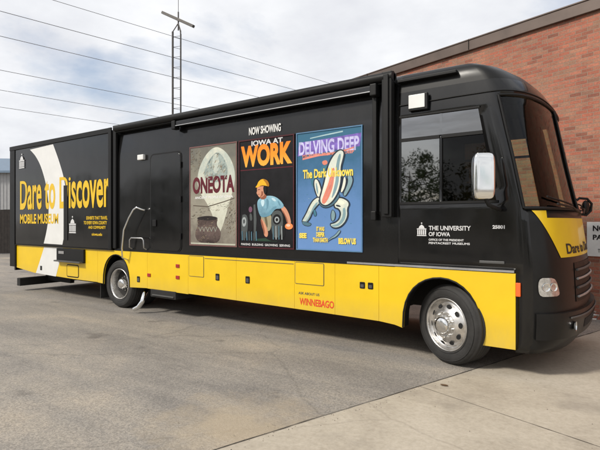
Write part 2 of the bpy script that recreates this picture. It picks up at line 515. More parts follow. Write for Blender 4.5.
# --- rear slide-out section (proud of the body side)
a = Acc()
a.box(-13.04, -8.74, -.045, .04, 1.16, 3.53, M['black'], .012)
o = a.build('slide_out', bus)
b = Acc()
b.box(-13.06, -12.81, -.06, -.046, .60, 3.56, M['trim'], .005)     # rear flange
b.box(-13.06, -8.70, -.07, -.046, 3.47, 3.57, M['trim'], .008)      # top flange
b.box(-8.80, -8.70, -.075, -.046, 1.16, 3.57, M['trim'], .008)
b.build('flange', o)
b = Acc(); b.box(-8.68, -8.58, -.05, .0, 1.18, 3.6, M['trim'], .01); b.build('corner_trim', bus)
b = Acc(); b.box(-10.82, -9.72, -.055, .0, .83, 1.12, M['trim'], .01); b.box(-10.8, -9.75, -.13, -.05, .83, .86, M['grey'], .004)
b.box(-10.72, -10.5, -.062, -.055, 1.0, 1.06, M['silver']); b.build('service_recess', bus)
b = Acc(); b.box(-11.62, -11.54, -.02, -.008, .58, .68, M['hole']); b.build('fuel_lock', bus)
# swoosh: one white band over the black and the yellow
def curve_pts(ctrl, n=10):
    out = []
    for i in range(len(ctrl)-1):
        p0 = ctrl[max(i-1, 0)]; p1 = ctrl[i]; p2 = ctrl[i+1]; p3 = ctrl[min(i+2, len(ctrl)-1)]
        for k in range(n):
            t = k/n
            out.append(tuple(.5*((2*p1[j])+(-p0[j]+p2[j])*t+(2*p0[j]-5*p1[j]+4*p2[j]-p3[j])*t*t+(-p0[j]+3*p1[j]-3*p2[j]+p3[j])*t**3) for j in (0, 1)))
    out.append(ctrl[-1]); return out
Lc = curve_pts([(-12.05, 3.42), (-11.75, 3.22), (-11.48, 2.91), (-11.25, 2.43), (-11.18, 1.86), (-11.36, 1.28), (-11.83, .50)])
Rc = curve_pts([(-10.98, 3.45), (-10.72, 3.05), (-10.50, 2.62), (-10.40, 2.18), (-10.42, 1.75), (-10.58, 1.20), (-10.92, .475)])
def band(zlo, zhi, y):
    l = [p for p in Lc if zlo <= p[1] <= zhi]; r = [p for p in Rc if zlo <= p[1] <= zhi]
    return l+r[::-1]
sw = Acc(); sw.flat([band(1.162, 3.46, 0)], -.046, .002, M['white']); sw.flat([band(.46, 1.137, 0)], -.013, .002, M['white'])
sw.build('white_swoosh', bus)
a = Acc(); a.box(-10.47, -10.36, -.056, -.046, 1.3, 2.5, M['hole']); a.box(-10.50, -10.47, -.065, -.046, 1.3, 2.5, M['grey'])
a.build('slide_track', bus)
# lettering
a = Acc(); a.text('Dare to Discover', -12.54, -8.78, 1.99, 2.69, -.049, M['yvinyl'], .020, tall=.84)
tag(a.build('lettering', bus), 'large yellow words Dare to Discover')
a = Acc(); a.text('MOBILE MUSEUM', -12.54, -10.75, 1.66, 1.89, -.049, M['yvinyl'], .028)
tag(a.build('lettering', bus), 'yellow words MOBILE MUSEUM')
a = Acc()
a.text('EXHIBITS THAT TRAVEL', -9.62, -8.86, 1.75, 1.82, -.046, M['yvinyl'], .02)
a.text('TO EVERY IOWA COUNTY', -9.72, -8.88, 1.65, 1.72, -.046, M['yvinyl'], .02)
a.text('AND COMMUNITY', -9.55, -8.92, 1.56, 1.62, -.046, M['yvinyl'], .02)
a.text('uiowa.edu', -9.42, -9.05, 1.42, 1.48, -.046, M['yvinyl'], .02)
a.build('small_lettering', bus)
def dome(acc, x, z, s, y, m):
    """little columned building with a round lantern on top"""
    acc.flat([[(x, z), (x+s, z), (x+s, z+.09*s), (x, z+.09*s)]], y, .002, m)
    for k in range(5):
        q = x+s*(.04+.2*k); acc.flat([[(q, z+.13*s), (q+.13*s, z+.13*s), (q+.13*s, z+.62*s), (q, z+.62*s)]], y, .002, m)
    acc.flat([[(x, z+.66*s), (x+s, z+.66*s), (x+s, z+.76*s), (x, z+.76*s)]], y, .002, m)
    acc.flat([[(x+.18*s, z+.78*s), (x+.82*s, z+.78*s), (x+.72*s, z+1.0*s), (x+.5*s, z+1.16*s), (x+.28*s, z+1.0*s)]], y, .002, m)
    acc.flat([circ(x+.5*s, z+1.3*s, .07*s)], y, .002, m)
a = Acc(); dome(a, -10.30, 1.46, .27, -.046, M['ltext']); a.build('dome_emblem', bus)
a = Acc(); dome(a, -12.56, 3.0, .26, -.0615, M['ltext']); a.build('dome_emblem', bus)
a = Acc(); dome(a, -2.37, 1.53, .12, -.002, M['ltext']); a.build('dome_emblem', bus)
a = Acc()
a.text('THE UNIVERSITY', -2.22, -1.72, 1.60, 1.655, -.002, M['ltext'], .02)
a.text('OF IOWA', -2.22, -1.96, 1.53, 1.58, -.002, M['ltext'], .02)
a.text('OFFICE OF THE PRESIDENT', -2.22, -1.80, 1.475, 1.50, -.002, M['ltext'], .02)
a.text('PENTACREST MUSEUMS', -2.22, -1.73, 1.435, 1.46, -.002, M['ltext'], .02)
a.text('25801', -1.48, -1.35, 1.625, 1.665, -.002, M['ltext'], .04)
a.build('side_lettering', bus)
a = Acc(); a.text('NOW SHOWING', -5.12, -4.49, 3.045, 3.165, -.003, M['white'], .03); a.build('poster_heading', bus)
a = Acc(); a.text('ASK ABOUT US', -4.16, -3.80, .665, .70, -.013, M['grey'], .01)
a.text('WINNEBAGO', -4.14, -3.56, .515, .615, -.013, M['red'], .02)
a.build('maker_lettering', bus)

# --- entrance door, rail, step
a = Acc(); a.flat([rrect(-7.53, -6.72, 1.19, 2.92, .09)], -.001, .014, M['black'], .004)
d = a.build('entry_door', bus)
b = Acc(); b.flat([rrect(-7.56, -6.69, 1.175, 2.95, .1), rrect(-7.535, -6.715, 1.187, 2.925, .09)], 0, .008, M['trim']); b.build('door_seal', d)
b = Acc(); b.box(-7.46, -7.36, -.035, -.014, 1.62, 1.74, M['trim'], .006); b.build('door_handle', d)
for z in (1.45, 2.1, 2.7):
    b = Acc(); b.tube([(-6.70, -.018, z-.05), (-6.70, -.018, z+.05)], .012, M['trim'], 8); b.build('hinge', d)
a = Acc(); a.box(-7.88, -7.70, -.06, 0, 2.86, 2.96, M['white'], .015); a.build('porch_light', bus)
a = Acc(); a.tube([(-8.24, -.02, .98), (-8.25, -.12, 1.02), (-8.22, -.15, 1.2), (-8.16, -.15, 1.55), (-8.0, -.15, 1.78), (-7.86, -.15, 1.93), (-7.78, -.14, 1.97), (-7.72, -.10, 1.94), (-7.70, -.03, 1.92)], .017, M['chrome'], 10)
a.build('handrail', bus)
a = Acc(); a.tube([(-8.10, -.01, 1.19), (-8.10, -.07, 1.22), (-8.08, -.08, 1.36), (-8.03, -.08, 1.40), (-7.70, -.08, 1.40), (-7.66, -.08, 1.36), (-7.66, -.07, 1.22), (-7.66, -.01, 1.19)], .013, M['silver'], 8)
a.build('grab_bar', bus)
a = Acc(); a.box(-7.52, -6.82, -.03, .5, .33, .47, M['under'], .01); a.box(-7.45, -6.86, -.05, .2, .36, .385, M['grey'], .004); a.build('entry_step', bus)
for (x, z) in ((-7.58, .72), (-6.78, .93), (-6.78, .73)):
    a = Acc(); a.box(x-.045, x+.045, -.026, -.012, z-.03, z+.03, M['redlens'], .005); a.build('marker_light', bus)
a = Acc(); a.tube([(-7.95, .25, .42), (-7.82, .1, .40), (-7.72, -.02, .34), (-7.72, -.06, .22), (-7.78, -.10, .12), (-7.88, -.12, .07)], .042, M['chrome'], 14, False)
a.build('exhaust_pipe', bus)

# --- awnings
a = Acc()
a.tube([(-8.58, -.05, 3.53), (-2.66, -.05, 3.53)], .062, M['trim'], 20)
a.box(-8.58, -2.66, -.05, .05, 3.45, 3.58, M['trim'], .01)
aw = a.build('awning', bus)
b = Acc(); b.box(-2.80, -2.665, -.10, -.002, 1.76, 3.59, M['trim'], .012); b.box(-2.765, -2.70, -.125, -.10, 1.8, 3.55, M['trim'], .006); b.build('awning_arm', aw)
b = Acc(); b.box(-2.96, -2.90, -.05, -.002, 1.80, 3.30, M['trim'], .01); b.box(-2.965, -2.895, -.08, -.03, 1.72, 1.84, M['trim'], .012); b.build('awning_strut', aw)
a = Acc()
a.box(-6.78, -2.88, -.10, -.002, 3.36, 3.45, M['black'], .02); a.box(-6.78, -2.88, -.108, -.10, 3.362, 3.374, M['silver'])
o = a.build('window_awning', bus)
for x in (-6.80, -2.93):
    b = Acc(); b.box(x-.03, x+.06, -.12, -.002, 3.31, 3.46, M['trim'], .012); b.build('bracket', o)
# cab light box on a dark frame put in for its shadow, gutter
a = Acc(); a.box(-2.46, -2.22, -.05, -.001, 3.06, 3.26, M['trim'], .008); o = a.build('cab_lamp', bus)
b = Acc(); b.box(-2.455, -2.25, -.062, -.05, 3.085, 3.25, M['white'], .006); b.build('lens', o)
a = Acc(); a.box(-2.62, -1.88, -.03, .05, 3.44, 3.475, M['trim'], .006); a.build('rain_gutter', bus)
# thin step line on the cap side, round the cab top like a moulded eyebrow
a = Acc(); a.tube([Vector((-2.60, .005, 3.155))]+[Vector((-1.9, .008, 3.17))]+[cap_pt(p, 3.17, .006) for p in PH[1:-1]], .008, M['trim'], 6); a.build('brow_moulding', bus)

# --- roof equipment (low, behind the parapet of the roof)
for x in (-4.6, -10.4):
    a = Acc(); a.box(x-.5, x+.5, .95, 1.65, 3.575, 3.80, M['grey'], .06); a.build('roof_unit', bus)

# --- mirrors
def mirror(s):
    y = -.30 if s < 0 else 2.85
    a = Acc()
    bm = bmesh.new(); bmesh.ops.create_uvsphere(bm, u_segments=48, v_segments=32, radius=1)
    def se(x, e): return math.copysign(abs(x)**e, x)
    for v in bm.verts:
        th = math.atan2(v.co.y, v.co.x); r_ = math.hypot(v.co.x, v.co.y)
        v.co = Vector((.07*se(r_, .35)*se(math.cos(th), .5), .118*se(r_, .35)*se(math.sin(th), .35), .25*se(v.co.z, .40)))
    mt = Matrix.Translation((-1.50, y, 2.19)) @ Matrix.Rotation(R(-s*(-52)), 4, 'Z')
    a.bm(bm, M['chrome'] if s < 0 else M['trim'], True, mt)
    o = a.build('side_mirror', bus)
    b = Acc(); b.tube([(-1.50, y, 2.0), (-1.44, y-.0*s, 1.88), (-1.38, (y+YC+s*1.3)/2, 1.84), (-1.40, YC+s*1.28, 1.84)], .022, M['trim'], 8)
    b.build('mirror_arm', o)
mirror(-1)
# far-side mirror hangs off the front corner on a looped arm
a = Acc()
b0 = cap_pt(PI-.75, 1.98, .0); 
a.tube([b0, b0+Vector((.06, .04, .06)), b0+Vector((.15, .10, .05)), b0+Vector((.20, .14, -.02)), b0+Vector((.19, .14, -.12)), b0+Vector((.14, .10, -.18)), b0+Vector((.02, .0, -.16))], .018, M['trim'], 8)
o = a.build('far_mirror_arm', bus)
b = Acc(); bm = bmesh.new(); bmesh.ops.create_uvsphere(bm, u_segments=20, v_segments=12, radius=1)
b.bm(bm, M['trim'], True, Matrix.Translation(b0+Vector((.13, .11, -.07))) @ Matrix.Diagonal((.05, .14, .10, 1)).to_4x4()); b.build('mirror_head', o)

# --- front details: yellow panel, headlights, grille, bumper
def surf(y, z, off): return cap_pt(phi_of_y(y, z), z, off)
def patch(zs, yl, yr, off, m, n=40, acc=None):
    """strip draped over the cap between left(z) and right(z)"""
    acc = acc or Acc(); vs = []; fs = []
    for z in zs:
        for k in range(n+1):
            pa = phi_of_y(yl(z), z); pb = phi_of_y(yr(z), z)
            vs.append(cap_pt(pa+(pb-pa)*k/n, z, off))
    for i in range(len(zs)-1):
        for k in range(n): fs.append((i*(n+1)+k, i*(n+1)+k+1, (i+1)*(n+1)+k+1, (i+1)*(n+1)+k))
    acc.add(vs, fs, m, True); return acc
YP = dict(z0=1.31, z1=1.825)
def yl(z): return .30-(z-1.31)/(1.825-1.31)*.26
zs = [1.31+(1.745-1.31)*k/10 for k in range(11)]
a = patch(zs, yl, lambda z: 2*YC-yl(z), .005, M['yellow'])
zz = [1.745+.08*k/3 for k in range(4)]
patch(zz, yl, lambda z: .17, .005, M['yellow'], 10, a); patch(zz, lambda z: 2*YC-.17, lambda z: 2*YC-yl(z), .005, M['yellow'], 10, a)
fp = a.build('front_nose_panel', bus)
a = Acc(); a.text('Dare to Discover', .44, 2.1, 1.345, 1.46, 0, M['ink'], .02, fn=lambda x, z, t: surf(x, z, .008+t))
a.build('front_lettering', fp)
for s in (-1, 1):
    zs = [.90+.20*k/16 for k in range(17)]
    def a0(z):
        t = (z-.90)/.20; return .045+.025*(1-max(0, 1-abs(2*t-1)**3)**.5)
    def a1(z):
        t = (z-.90)/.20; return .25-.06*t-.05*(1-max(0, 1-abs(2*t-1)**4)**.5)
    if s < 0: f0, f1 = a0, a1
    else: f0, f1 = (lambda z: 2*YC-a1(z)), (lambda z: 2*YC-a0(z))
    a = patch(zs, f0, f1, .012, M['lamp'], 14); h = a.build('headlight', bus)
    b = Acc()
    for q in (.095, .165):
        yy = q if s < 0 else 2*YC-q
        p = surf(yy, 1.0, .016); nn = (surf(yy, 1.0, .03)-surf(yy, 1.0, .0)).normalized()
        b.lathe([(0, -.010), (.025, -.008), (.038, -.001), (.043, .006), (.047, .004)], M['chrome'], 20, Matrix.Translation(p) @ nn.to_track_quat('Y', 'Z').to_matrix().to_4x4())
    b.build('bulb_bowl', h)
a = Acc()
patch([.80, .95, 1.10, 1.24], lambda z: .60, lambda z: 1.95, .006, M['trim'], 24, a)
for k in range(4):
    z = .86+.1*k
    a.tube([surf(.64+1.27*q/16, z, .02) for q in range(17)], .014, M['grey'] if k % 2 else M['silver'], 8)
a.build('grille', bus)
a = Acc()
patch([.44, .50, .60, .68, .72], lambda z: .03, lambda z: 2*YC-.03, .045, M['nose'], 40, a)
for zz_, of in ((.72, .0), (.44, .0)):
    p0 = [cap_pt(phi_of_y(.03, zz_)+(phi_of_y(2*YC-.03, zz_)-phi_of_y(.03, zz_))*k/40, zz_, .045) for k in range(41)]
    p1 = [cap_pt(phi_of_y(.03, zz_)+(phi_of_y(2*YC-.03, zz_)-phi_of_y(.03, zz_))*k/40, zz_, -.01) for k in range(41)]
    a.add(p0+p1, [(k, k+1, 42+k, 41+k) for k in range(40)], M['nose'])
bp = a.build('front_bumper', bus)
b = Acc(); patch([.50, .60], lambda z: .75, lambda z: 1.8, .048, M['hole'], 20, b)
b.tube([surf(.35+1.85*q/16, .66, .055) for q in range(17)], .010, M['grey'], 6); b.build('air_intake', bp)
for s in (-1, 1):
    y = YC+s*.85
    b = Acc(); p = surf(y, .56, .05); b.lathe([(0, 0), (.04, 0), (.05, -.01), (.055, -.02)], M['lamp'], 20, Matrix.Translation(p) @ Matrix.Rotation(R(-90), 4, 'Z')@ Matrix.Rotation(PI, 4, 'Z')); b.build('fog_light', bp)
for yy in (1.9, 2.15):
    a = Acc(); a.tube([surf(yy, .40, 0), surf(yy, .40, .10), surf(yy, .46, .12), surf(yy, .46, .05)], .014, M['silver'], 8); a.build('tow_hook', bus)
a = Acc(); a.box(-1.25, -1.19, .006, .05, .33, 1.15, M['nose']); a.build('corner_filler', bus)  # filler box added to close a gap that let light through
a = Acc(); a.box(-1.235, -1.185, -.022, .01, .89, 1.04, M['amber'], .008); a.build('side_marker_light', bus)
a = Acc(); a.box(-1.62, -1.35, -.02, -.001, 1.235, 1.265, M['grey'], .006); a.build('cab_side_handle', bus)
# dark seam on the cap side (vertical joint) and rear hitch bar
a = Acc(); a.box(-12.86, -12.70, .02, 2.5, .12, .31, M['under'], .01); a.box(-12.7, -11.6, .7, .8, .2, .36, M['under']); a.box(-12.7, -11.6, 1.75, 1.85, .2, .36, M['under'])
a.box(-12.84, -12.76, .72, .82, .28, .62, M['under']); a.box(-12.84, -12.76, 1.75, 1.85, .28, .62, M['under'])
a.build('rear_hitch_bar', bus)
for y0 in (.1, 1.85):
    a = Acc(); a.box(-9.35, -9.33, y0, y0+.6, .12, .6, M['rubber']); a.build('mud_flap', bus)

# --- wheels
TR = .475
def wheel(name, loc, s, dual, steer=0):
    a = Acc()
    w = .275
    prof_t = [(.310, -.0), (.318, -.012), (.355, -.022), (.40, -.024), (.440, -.012), (.462, .012), (.473, .04)]
    t = []
    for k in range(5):
        x = .04+k*.045; t += [(.475, x), (.475, x+.030), (.463, x+.034), (.463, x+.041)]
    prof_t += t+[(.475, .262), (.46, .28), (.42, .30), (.31, .29), (.298, .27)]
    def lathe(acc, p, m, seg=64): acc.lathe([(r, y*s) for r, y in p], m, seg)
    e = empty(name, Vector(loc)-bus.location); e.parent = bus; e.rotation_euler.z = steer
    lathe(a, prof_t, M['rubber'])
    if dual: lathe(a, [(r, y+.32) for r, y in prof_t], M['rubber'])
    for rr in (.335, .425): a.lathe([(rr-.004, -.0245*s), (rr, -.027*s), (rr+.004, -.0245*s)], M['rubber'], 64)
    def bl(acc, nm):
        me_o = acc.build(nm, None, loc=(0, 0, 0)); me_o.parent = e; me_o.location = (0, 0, 0); return me_o
    bl(a, 'tyre')
    r = Acc()
    if not dual:
        lathe(r, [(.318, .002), (.315, -.016), (.303, -.016), (.296, .004), (.280, .035), (.262, .045), (.245, .020), (.20, -.012), (.165, -.030), (.16, -.034), (.15, -.034), (.13, -.028), (.105, -.028), (.10, -.03)], M['alloy'])
        lathe(r, [(.10, -.03), (.098, -.085), (.085, -.105), (.06, -.112), (0, -.114)], M['chrome'], 40)
        hr, hy, lr, ly = .222, .0, .135, -.03
    else:
        lathe(r, [(.305, .002), (.302, -.016), (.290, -.016), (.280, .01), (.268, .10), (.262, .15), (.245, .165), (.20, .150), (.16, .145), (.10, .145)], M['alloy'])
        lathe(r, [(.105, .145), (.10, .03), (.085, .005), (.05, -.004), (0, -.006)], M['chrome'], 40)
        hr, hy, lr, ly = .215, .154, .135, .145
    for k in range(10):
        tt = 2*PI*k/10+.1
        # flat dark oval painted in for the shaded hand hole
        tilt = 0
        c = Vector((hr*math.cos(tt), (hy-.004)*s, hr*math.sin(tt)))
        slope = .80 if not dual else .15
        nrm = Vector((math.cos(tt)*slope*-1*(-1 if dual else -1)*.0+math.cos(tt)*(.55 if not dual else 0), -s, math.sin(tt)*(.55 if not dual else 0))).normalized()
        tan = Vector((-math.sin(tt), 0, math.cos(tt))); rad = nrm.cross(tan).normalized()
        n = 16; vs = []; vs2 = []
        for q in range(n):
            u = 2*PI*q/n; d_ = tan*math.cos(u)*.034+rad*math.sin(u)*.026
            vs.append(c+d_+nrm*.007)
        f = list(range(n))
        r.add(vs, [f if s > 0 else f[::-1]], M['hole'])
        lug = Vector((lr*math.cos(tt+.3), (ly-.0)*s, lr*math.sin(tt+.3)))
        r.tube([lug, lug+Vector((0, -.035*s, 0))], .013, M['chrome'], 6)
    bl(r, 'rim')
    b = Acc(); lathe(b, [(.0, .12), (.26, .12), (.27, .2), (.0, .2)], M['under'], 24); bl(b, 'brake_drum')
    return e
wheel('wheel', (-2.03, .075, TR), 1, False, R(-24))
wheel('wheel', (-2.03, 2.475, TR), -1, False, R(-21))
wheel('wheel', (-8.60, .06, TR), 1, True)
wheel('wheel', (-8.60, 2.49, TR), -1, True)

# --- posters
def pm(name, c, var=.1, scale=6): return mat(name, c, .5, var=var, scale=scale, coat=.0, spec=.25)
def grad(name, z0, z1, stops, nscale=4, namt=.25):
    m, t, out = nt(name)
    b = N(t, 'ShaderNodeBsdfPrincipled'); b.inputs['Roughness'].default_value = .5; b.inputs['Specular IOR Level'].default_value = .25
    tc = N(t, 'ShaderNodeTexCoord'); sx = N(t, 'ShaderNodeSeparateXYZ'); L(t, tc.outputs['Object'], sx.inputs[0])
    mr = N(t, 'ShaderNodeMapRange'); mr.inputs[1].default_value = z0; mr.inputs[2].default_value = z1
    L(t, sx.outputs['Z'], mr.inputs[0])
    n = N(t, 'ShaderNodeTexNoise', i_Scale=nscale, i_Detail=8.0, i_Roughness=.65); L(t, tc.outputs['Object'], n.inputs['Vector'])
    ad = N(t, 'ShaderNodeMath', operation='MULTIPLY_ADD'); ad.inputs[1].default_value = namt; ad.inputs[2].default_value = -namt/2
    L(t, n.outputs['Fac'], ad.inputs[0])
    ad2 = N(t, 'ShaderNodeMath', operation='ADD'); L(t, ad.outputs[0], ad2.inputs[0]); L(t, mr.outputs[0], ad2.inputs[1])
    r = ramp(t, stops); L(t, ad2.outputs[0], r.inputs[0]); L(t, r.outputs[0], b.inputs['Base Color']); L(t, b.outputs[0], out.inputs[0])
    return m
PZ0, PZ1 = 1.30, 2.98
class Poster:
    def __init__(s, x0, x1): s.x0 = x0; s.x1 = x1; s.a = Acc(); s.k = 0; s.warp = None
    def m(s, pts):
        if s.warp: pts = [s.warp(*q) for q in pts]
        return [(s.x0+(s.x1-s.x0)*u, PZ0+(PZ1-PZ0)*v) for u, v in pts]
    def sh(s, pts, m, sm=0, layer=None):
        if sm: pts = smooth_loop(pts, sm)
        if layer is None: s.k += 1; layer = s.k
        s.a.flat([s.m(pts)], -.0065-.0002*layer, .0002, m)
    def tx(s, t, u0, u1, v0, v1, m, off=.02, layer=None, slant=0):
        if layer is None: s.k += 1; layer = s.k
        (x0, z0), (x1, z1) = s.m([(u0, v0), (u1, v1)])
        s.a.text(t, x0, x1, z0, z1, -.0065-.0002*layer, m, off, .0002, slant=slant)
    def strokes(s, poly, n, mats, ln=.05, wd=.008, ang=None, seed=1):
        rr = random.Random(seed)
        us = [p[0] for p in poly]; vs_ = [p[1] for p in poly]; k = 0; tries = 0; ln *= .8; wd *= .7
        W_ = s.x1-s.x0; H_ = PZ1-PZ0
        while k < n and tries < n*20:
            tries += 1
            u = rr.uniform(min(us), max(us)); v = rr.uniform(min(vs_), max(vs_)); ins = False
            for q in range(len(poly)):
                (x1, y1), (x2, y2) = poly[q], poly[q-1]
                if (y1 > v) != (y2 > v) and u < (x2-x1)*(v-y1)/(y2-y1)+x1: ins = not ins
            if not ins: continue
            k += 1; A = (ang if ang is not None else rr.uniform(0, 3.14))+rr.gauss(0, .35)
            l = ln*rr.uniform(.5, 1.3)/2; w_ = wd*rr.uniform(.5, 1.4)/2
            y = -.0066-.0002*s.k-.00002*(k % 18)
            if s.warp: u, v = s.warp(u, v)
            x = s.x0+W_*u; z = PZ0+H_*v; c, d = math.cos(A), math.sin(A)
            P_ = [(-l, 0), (-l*.4, w_), (l*.5, w_*.8), (l, 0), (l*.4, -w_), (-l*.5, -w_*.9)]
            s.a.add([(x+c*a_-d*b_, y, z+d*a_+c*b_) for a_, b_ in P_], [(0, 5, 4, 3, 2, 1)], rr.choice(mats))
        s.k += 2
    def done(s, bg, label):
        b = Acc(); b.flat([s.m([(0, 0), (1, 0), (1, 1), (0, 1)])], -.001, .0055, bg)
        o = b.build('poster', bus); o['label'] = label
        s.a.build('printed_artwork', o)
# one: pot and arrowhead
p = Poster(-6.48, -5.37)
tan_ = grad('parchment_print', PZ0, PZ1, [(.0, (.16, .14, .115)), (.35, (.27, .25, .20)), (.7, (.20, .19, .15)), (1, (.14, .135, .115))], 5, .9)
pale = grad('pale_stone_print', PZ0, PZ1, [(0, (.42, .42, .34)), (.45, (.58, .58, .48)), (.8, (.42, .47, .42)), (1, (.6, .6, .5))], 7, 1.1)
stone = grad('stone_print', PZ0, PZ1, [(0, (.3, .3, .24)), (.5, (.2, .24, .22)), (.8, (.34, .40, .37)), (1, (.16, .2, .19))], 9, 1.6)
mar = pm('maroon_print', (.10, .012, .02)); potm = grad('pot_print', PZ0, PZ0+.6, [(0, (.03, .02, .018)), (.4, (.12, .085, .075)), (.7, (.06, .04, .035)), (1, (.16, .12, .10))], 9, .9)
p.sh([(.55, .99), (.30, .88), (.16, .70), (.20, .55), (.42, .40), (.55, .24), (.60, .08), (.72, .20), (.86, .45), (.97, .62), (.94, .78), (.78, .92)], pale, 3)
p.sh([(.57, .93), (.38, .82), (.30, .70), (.44, .64), (.62, .62), (.80, .66), (.82, .76), (.72, .88)], stone, 2)
p.sh([(.50, .88), (.60, .92), (.66, .80), (.60, .70), (.50, .74)], pale, 2)
p.tx('ONEOTA', .07, .95, .52, .69, mar, .05)
p.tx('ANCIENT PEOPLE OF IOWA', .12, .92, .47, .495, M['white'], .03)
p.sh([(.08, .41), (.40, .395), (.75, .44), (.95, .47), (.95, .462), (.75, .43), (.40, .385), (.08, .40)], pm('sepia_line', (.1, .08, .06)))
p.sh([(.16, .28), (.20, .20), (.12, .14), (.14, .06), (.30, .02), (.52, .02), (.66, .06), (.68, .15), (.58, .21), (.62, .28), (.40, .305)], potm, 2)
p.sh(circ(.39, .275, .22, .022), pm('pot_mouth', (.02, .015, .015)))
st1 = [pm('stroke_ochre', (.22, .17, .11)), pm('stroke_dark_sepia', (.05, .04, .03)), pm('stroke_bone', (.5, .48, .38))]
p.strokes([(.18, .03), (.64, .03), (.66, .16), (.60, .27), (.20, .27), (.14, .12)], 90, [st1[0], st1[1], potm], .06, .012, 0, 3)
p.strokes([(.30, .70), (.44, .64), (.80, .66), (.80, .76), (.57, .93), (.38, .82)], 90, [st1[0], st1[2], stone], .07, .014, 1.0, 4)
p.strokes([(.72, .08), (.97, .1), (.97, .45), (.80, .40)], 60, [st1[0], st1[1], st1[2]], .05, .01, .8, 5)
p.strokes([(.04, .75), (.2, .75), (.3, .97), (.04, .97)], 40, [st1[0], st1[1]], .06, .008, .4, 6)
p.strokes([(.04, .3), (.4, .42), (.9, .44), (.9, .36), (.4, .33), (.04, .26)], 60, [st1[0], st1[1]], .08, .005, .1, 7)
for k in range(5): p.sh([(.20+.08*k, .19), (.24+.08*k, .14), (.28+.08*k, .19), (.27+.08*k, .19), (.24+.08*k, .155), (.21+.08*k, .19)], stone, layer=9)
p.sh([(.03, .015), (.97, .015), (.97, .03), (.03, .03)], pale)
frm = [(0, 0), (1, 0), (1, 1), (0, 1)]
p.a.flat([p.m(frm), p.m([(.018, .012), (.982, .012), (.982, .988), (.018, .988)])], -.013, .0005, pm('dusty_rose_border', (.16, .08, .075)))
p.done(tan_, 'tan poster headed ONEOTA with an arrowhead and a clay pot')
# two: WORK
p = Poster(-5.33, -4.235)
blk = pm('black_print', (.005, .0045, .006), .5)
orn = grad('orange_print', PZ1-.45, PZ1-.1, [(0, (.85, .42, .06)), (.5, (.85, .28, .02)), (1, (.80, .22, .015))], 14, .5)
skin = pm('skin_print', (.55, .26, .16)); shirt = grad('blue_shirt_print', PZ0+.4, PZ0+1.1, [(0, (.10, .20, .27)), (.5, (.22, .42, .52)), (1, (.38, .55, .62))], 12, .8)
hat = pm('yellow_hat_print', (.80, .42, .02)); dk = grad('machine_print', PZ0, PZ0+.8, [(0, (.01, .012, .012)), (.5, (.045, .05, .05)), (1, (.015, .015, .018))], 16, 1.6)
tr = grad('trouser_print', PZ0, PZ0+.8, [(0, (.02, .02, .018)), (.5, (.16, .15, .10)), (1, (.28, .27, .2))], 18, 1.5)
p.tx('IOWA AT', .24, .80, .935, .985, M['ltext'], .03)
p.tx('WORK', .04, .96, .745, .945, orn, .05)
p.sh([(.03, .715), (.97, .715), (.97, .723), (.03, .723)], mar)
S_ = lambda n_, c_: pm('print_'+n_, c_)
g1, g2, g3, g4 = S_('pale_blue', (.50, .66, .72)), S_('slate', (.07, .15, .20)), S_('flesh_light', (.78, .50, .36)), S_('flesh_dark', (.26, .09, .05))
g5, g6, g7 = S_('khaki', (.30, .27, .18)), S_('soot', (.006, .006, .007)), S_('iron', (.07, .08, .08))
g8, g9 = S_('shadow_blue', (.12, .26, .34)), S_('steel_light', (.30, .33, .33))
p.warp = lambda X, Y: ((X-45)/360, .561-Y/733)
# machine parts in the gloom on the left
p.sh([(62, 190), (95, 182), (108, 215), (105, 300), (90, 360), (62, 360)], g7, 1)
p.sh([(66, 210), (88, 200), (98, 225), (92, 265), (70, 270)], g9, 2); p.sh([(72, 222), (86, 216), (90, 240), (76, 252)], g7, 1)
p.sh(circ(125, 152, 12, 20), S_('violet', (.16, .07, .12))); p.sh([(112, 172), (140, 172), (146, 230), (138, 300), (112, 300)], g6, 1)
p.sh([(118, 178), (134, 180), (138, 225), (122, 230)], g7, 1)
p.sh([(146, 120), (158, 118), (166, 220), (160, 350), (148, 350)], g7)
for k in range(7): p.sh([(66+16*k, 300+6*(k % 3)), (72+16*k, 298), (74+16*k, 362), (67+16*k, 362)], g7 if k % 2 else g2, layer=30)
p.sh([(150, 352), (250, 340), (300, 355), (300, 364), (150, 364)], S_('bench_green', (.02, .05, .03)))
# legs and apron
p.sh([(212, 225), (262, 200), (330, 160), (345, 200), (350, 362), (232, 362), (225, 300)], g6, 1)
p.sh([(198, 180), (252, 168), (268, 220), (258, 290), (236, 300), (212, 262), (195, 215)], g5, 2)
p.sh([(215, 190), (228, 186), (240, 240), (238, 280), (228, 262)], S_('apron_fold', (.12, .10, .06)), 1)
# lathe he works at
p.sh([(262, 175), (300, 158), (330, 172), (338, 240), (322, 330), (280, 345), (262, 290)], g7, 2)
p.sh(circ(298, 220, 26, 34), g6); p.sh(circ(298, 222, 15, 20), g9); p.sh(circ(298, 222, 8, 11), g6)
for k in range(4): p.sh([(272+18*k, 262), (277+18*k, 262), (279+18*k, 350), (273+18*k, 350)], g9 if k % 2 else g2, layer=31)
# left forearm
p.sh([(192, 210), (212, 225), (232, 265), (244, 312), (236, 338), (218, 330), (214, 300), (200, 262)], skin, 2)
p.sh([(194, 214), (202, 220), (222, 290), (222, 325), (214, 300), (200, 262)], g4, 2)
# right arm and the glowing work piece
p.sh([(318, 122), (348, 138), (372, 180), (386, 238), (380, 250), (364, 248), (352, 200), (328, 165)], skin, 2)
p.sh([(326, 155), (340, 168), (362, 215), (368, 246), (360, 244), (350, 202)], g4, 2)
p.sh(circ(372, 264, 24, 20), pm('glow_print', (.80, .24, .08))); p.sh(circ(368, 258, 12, 9), g3)
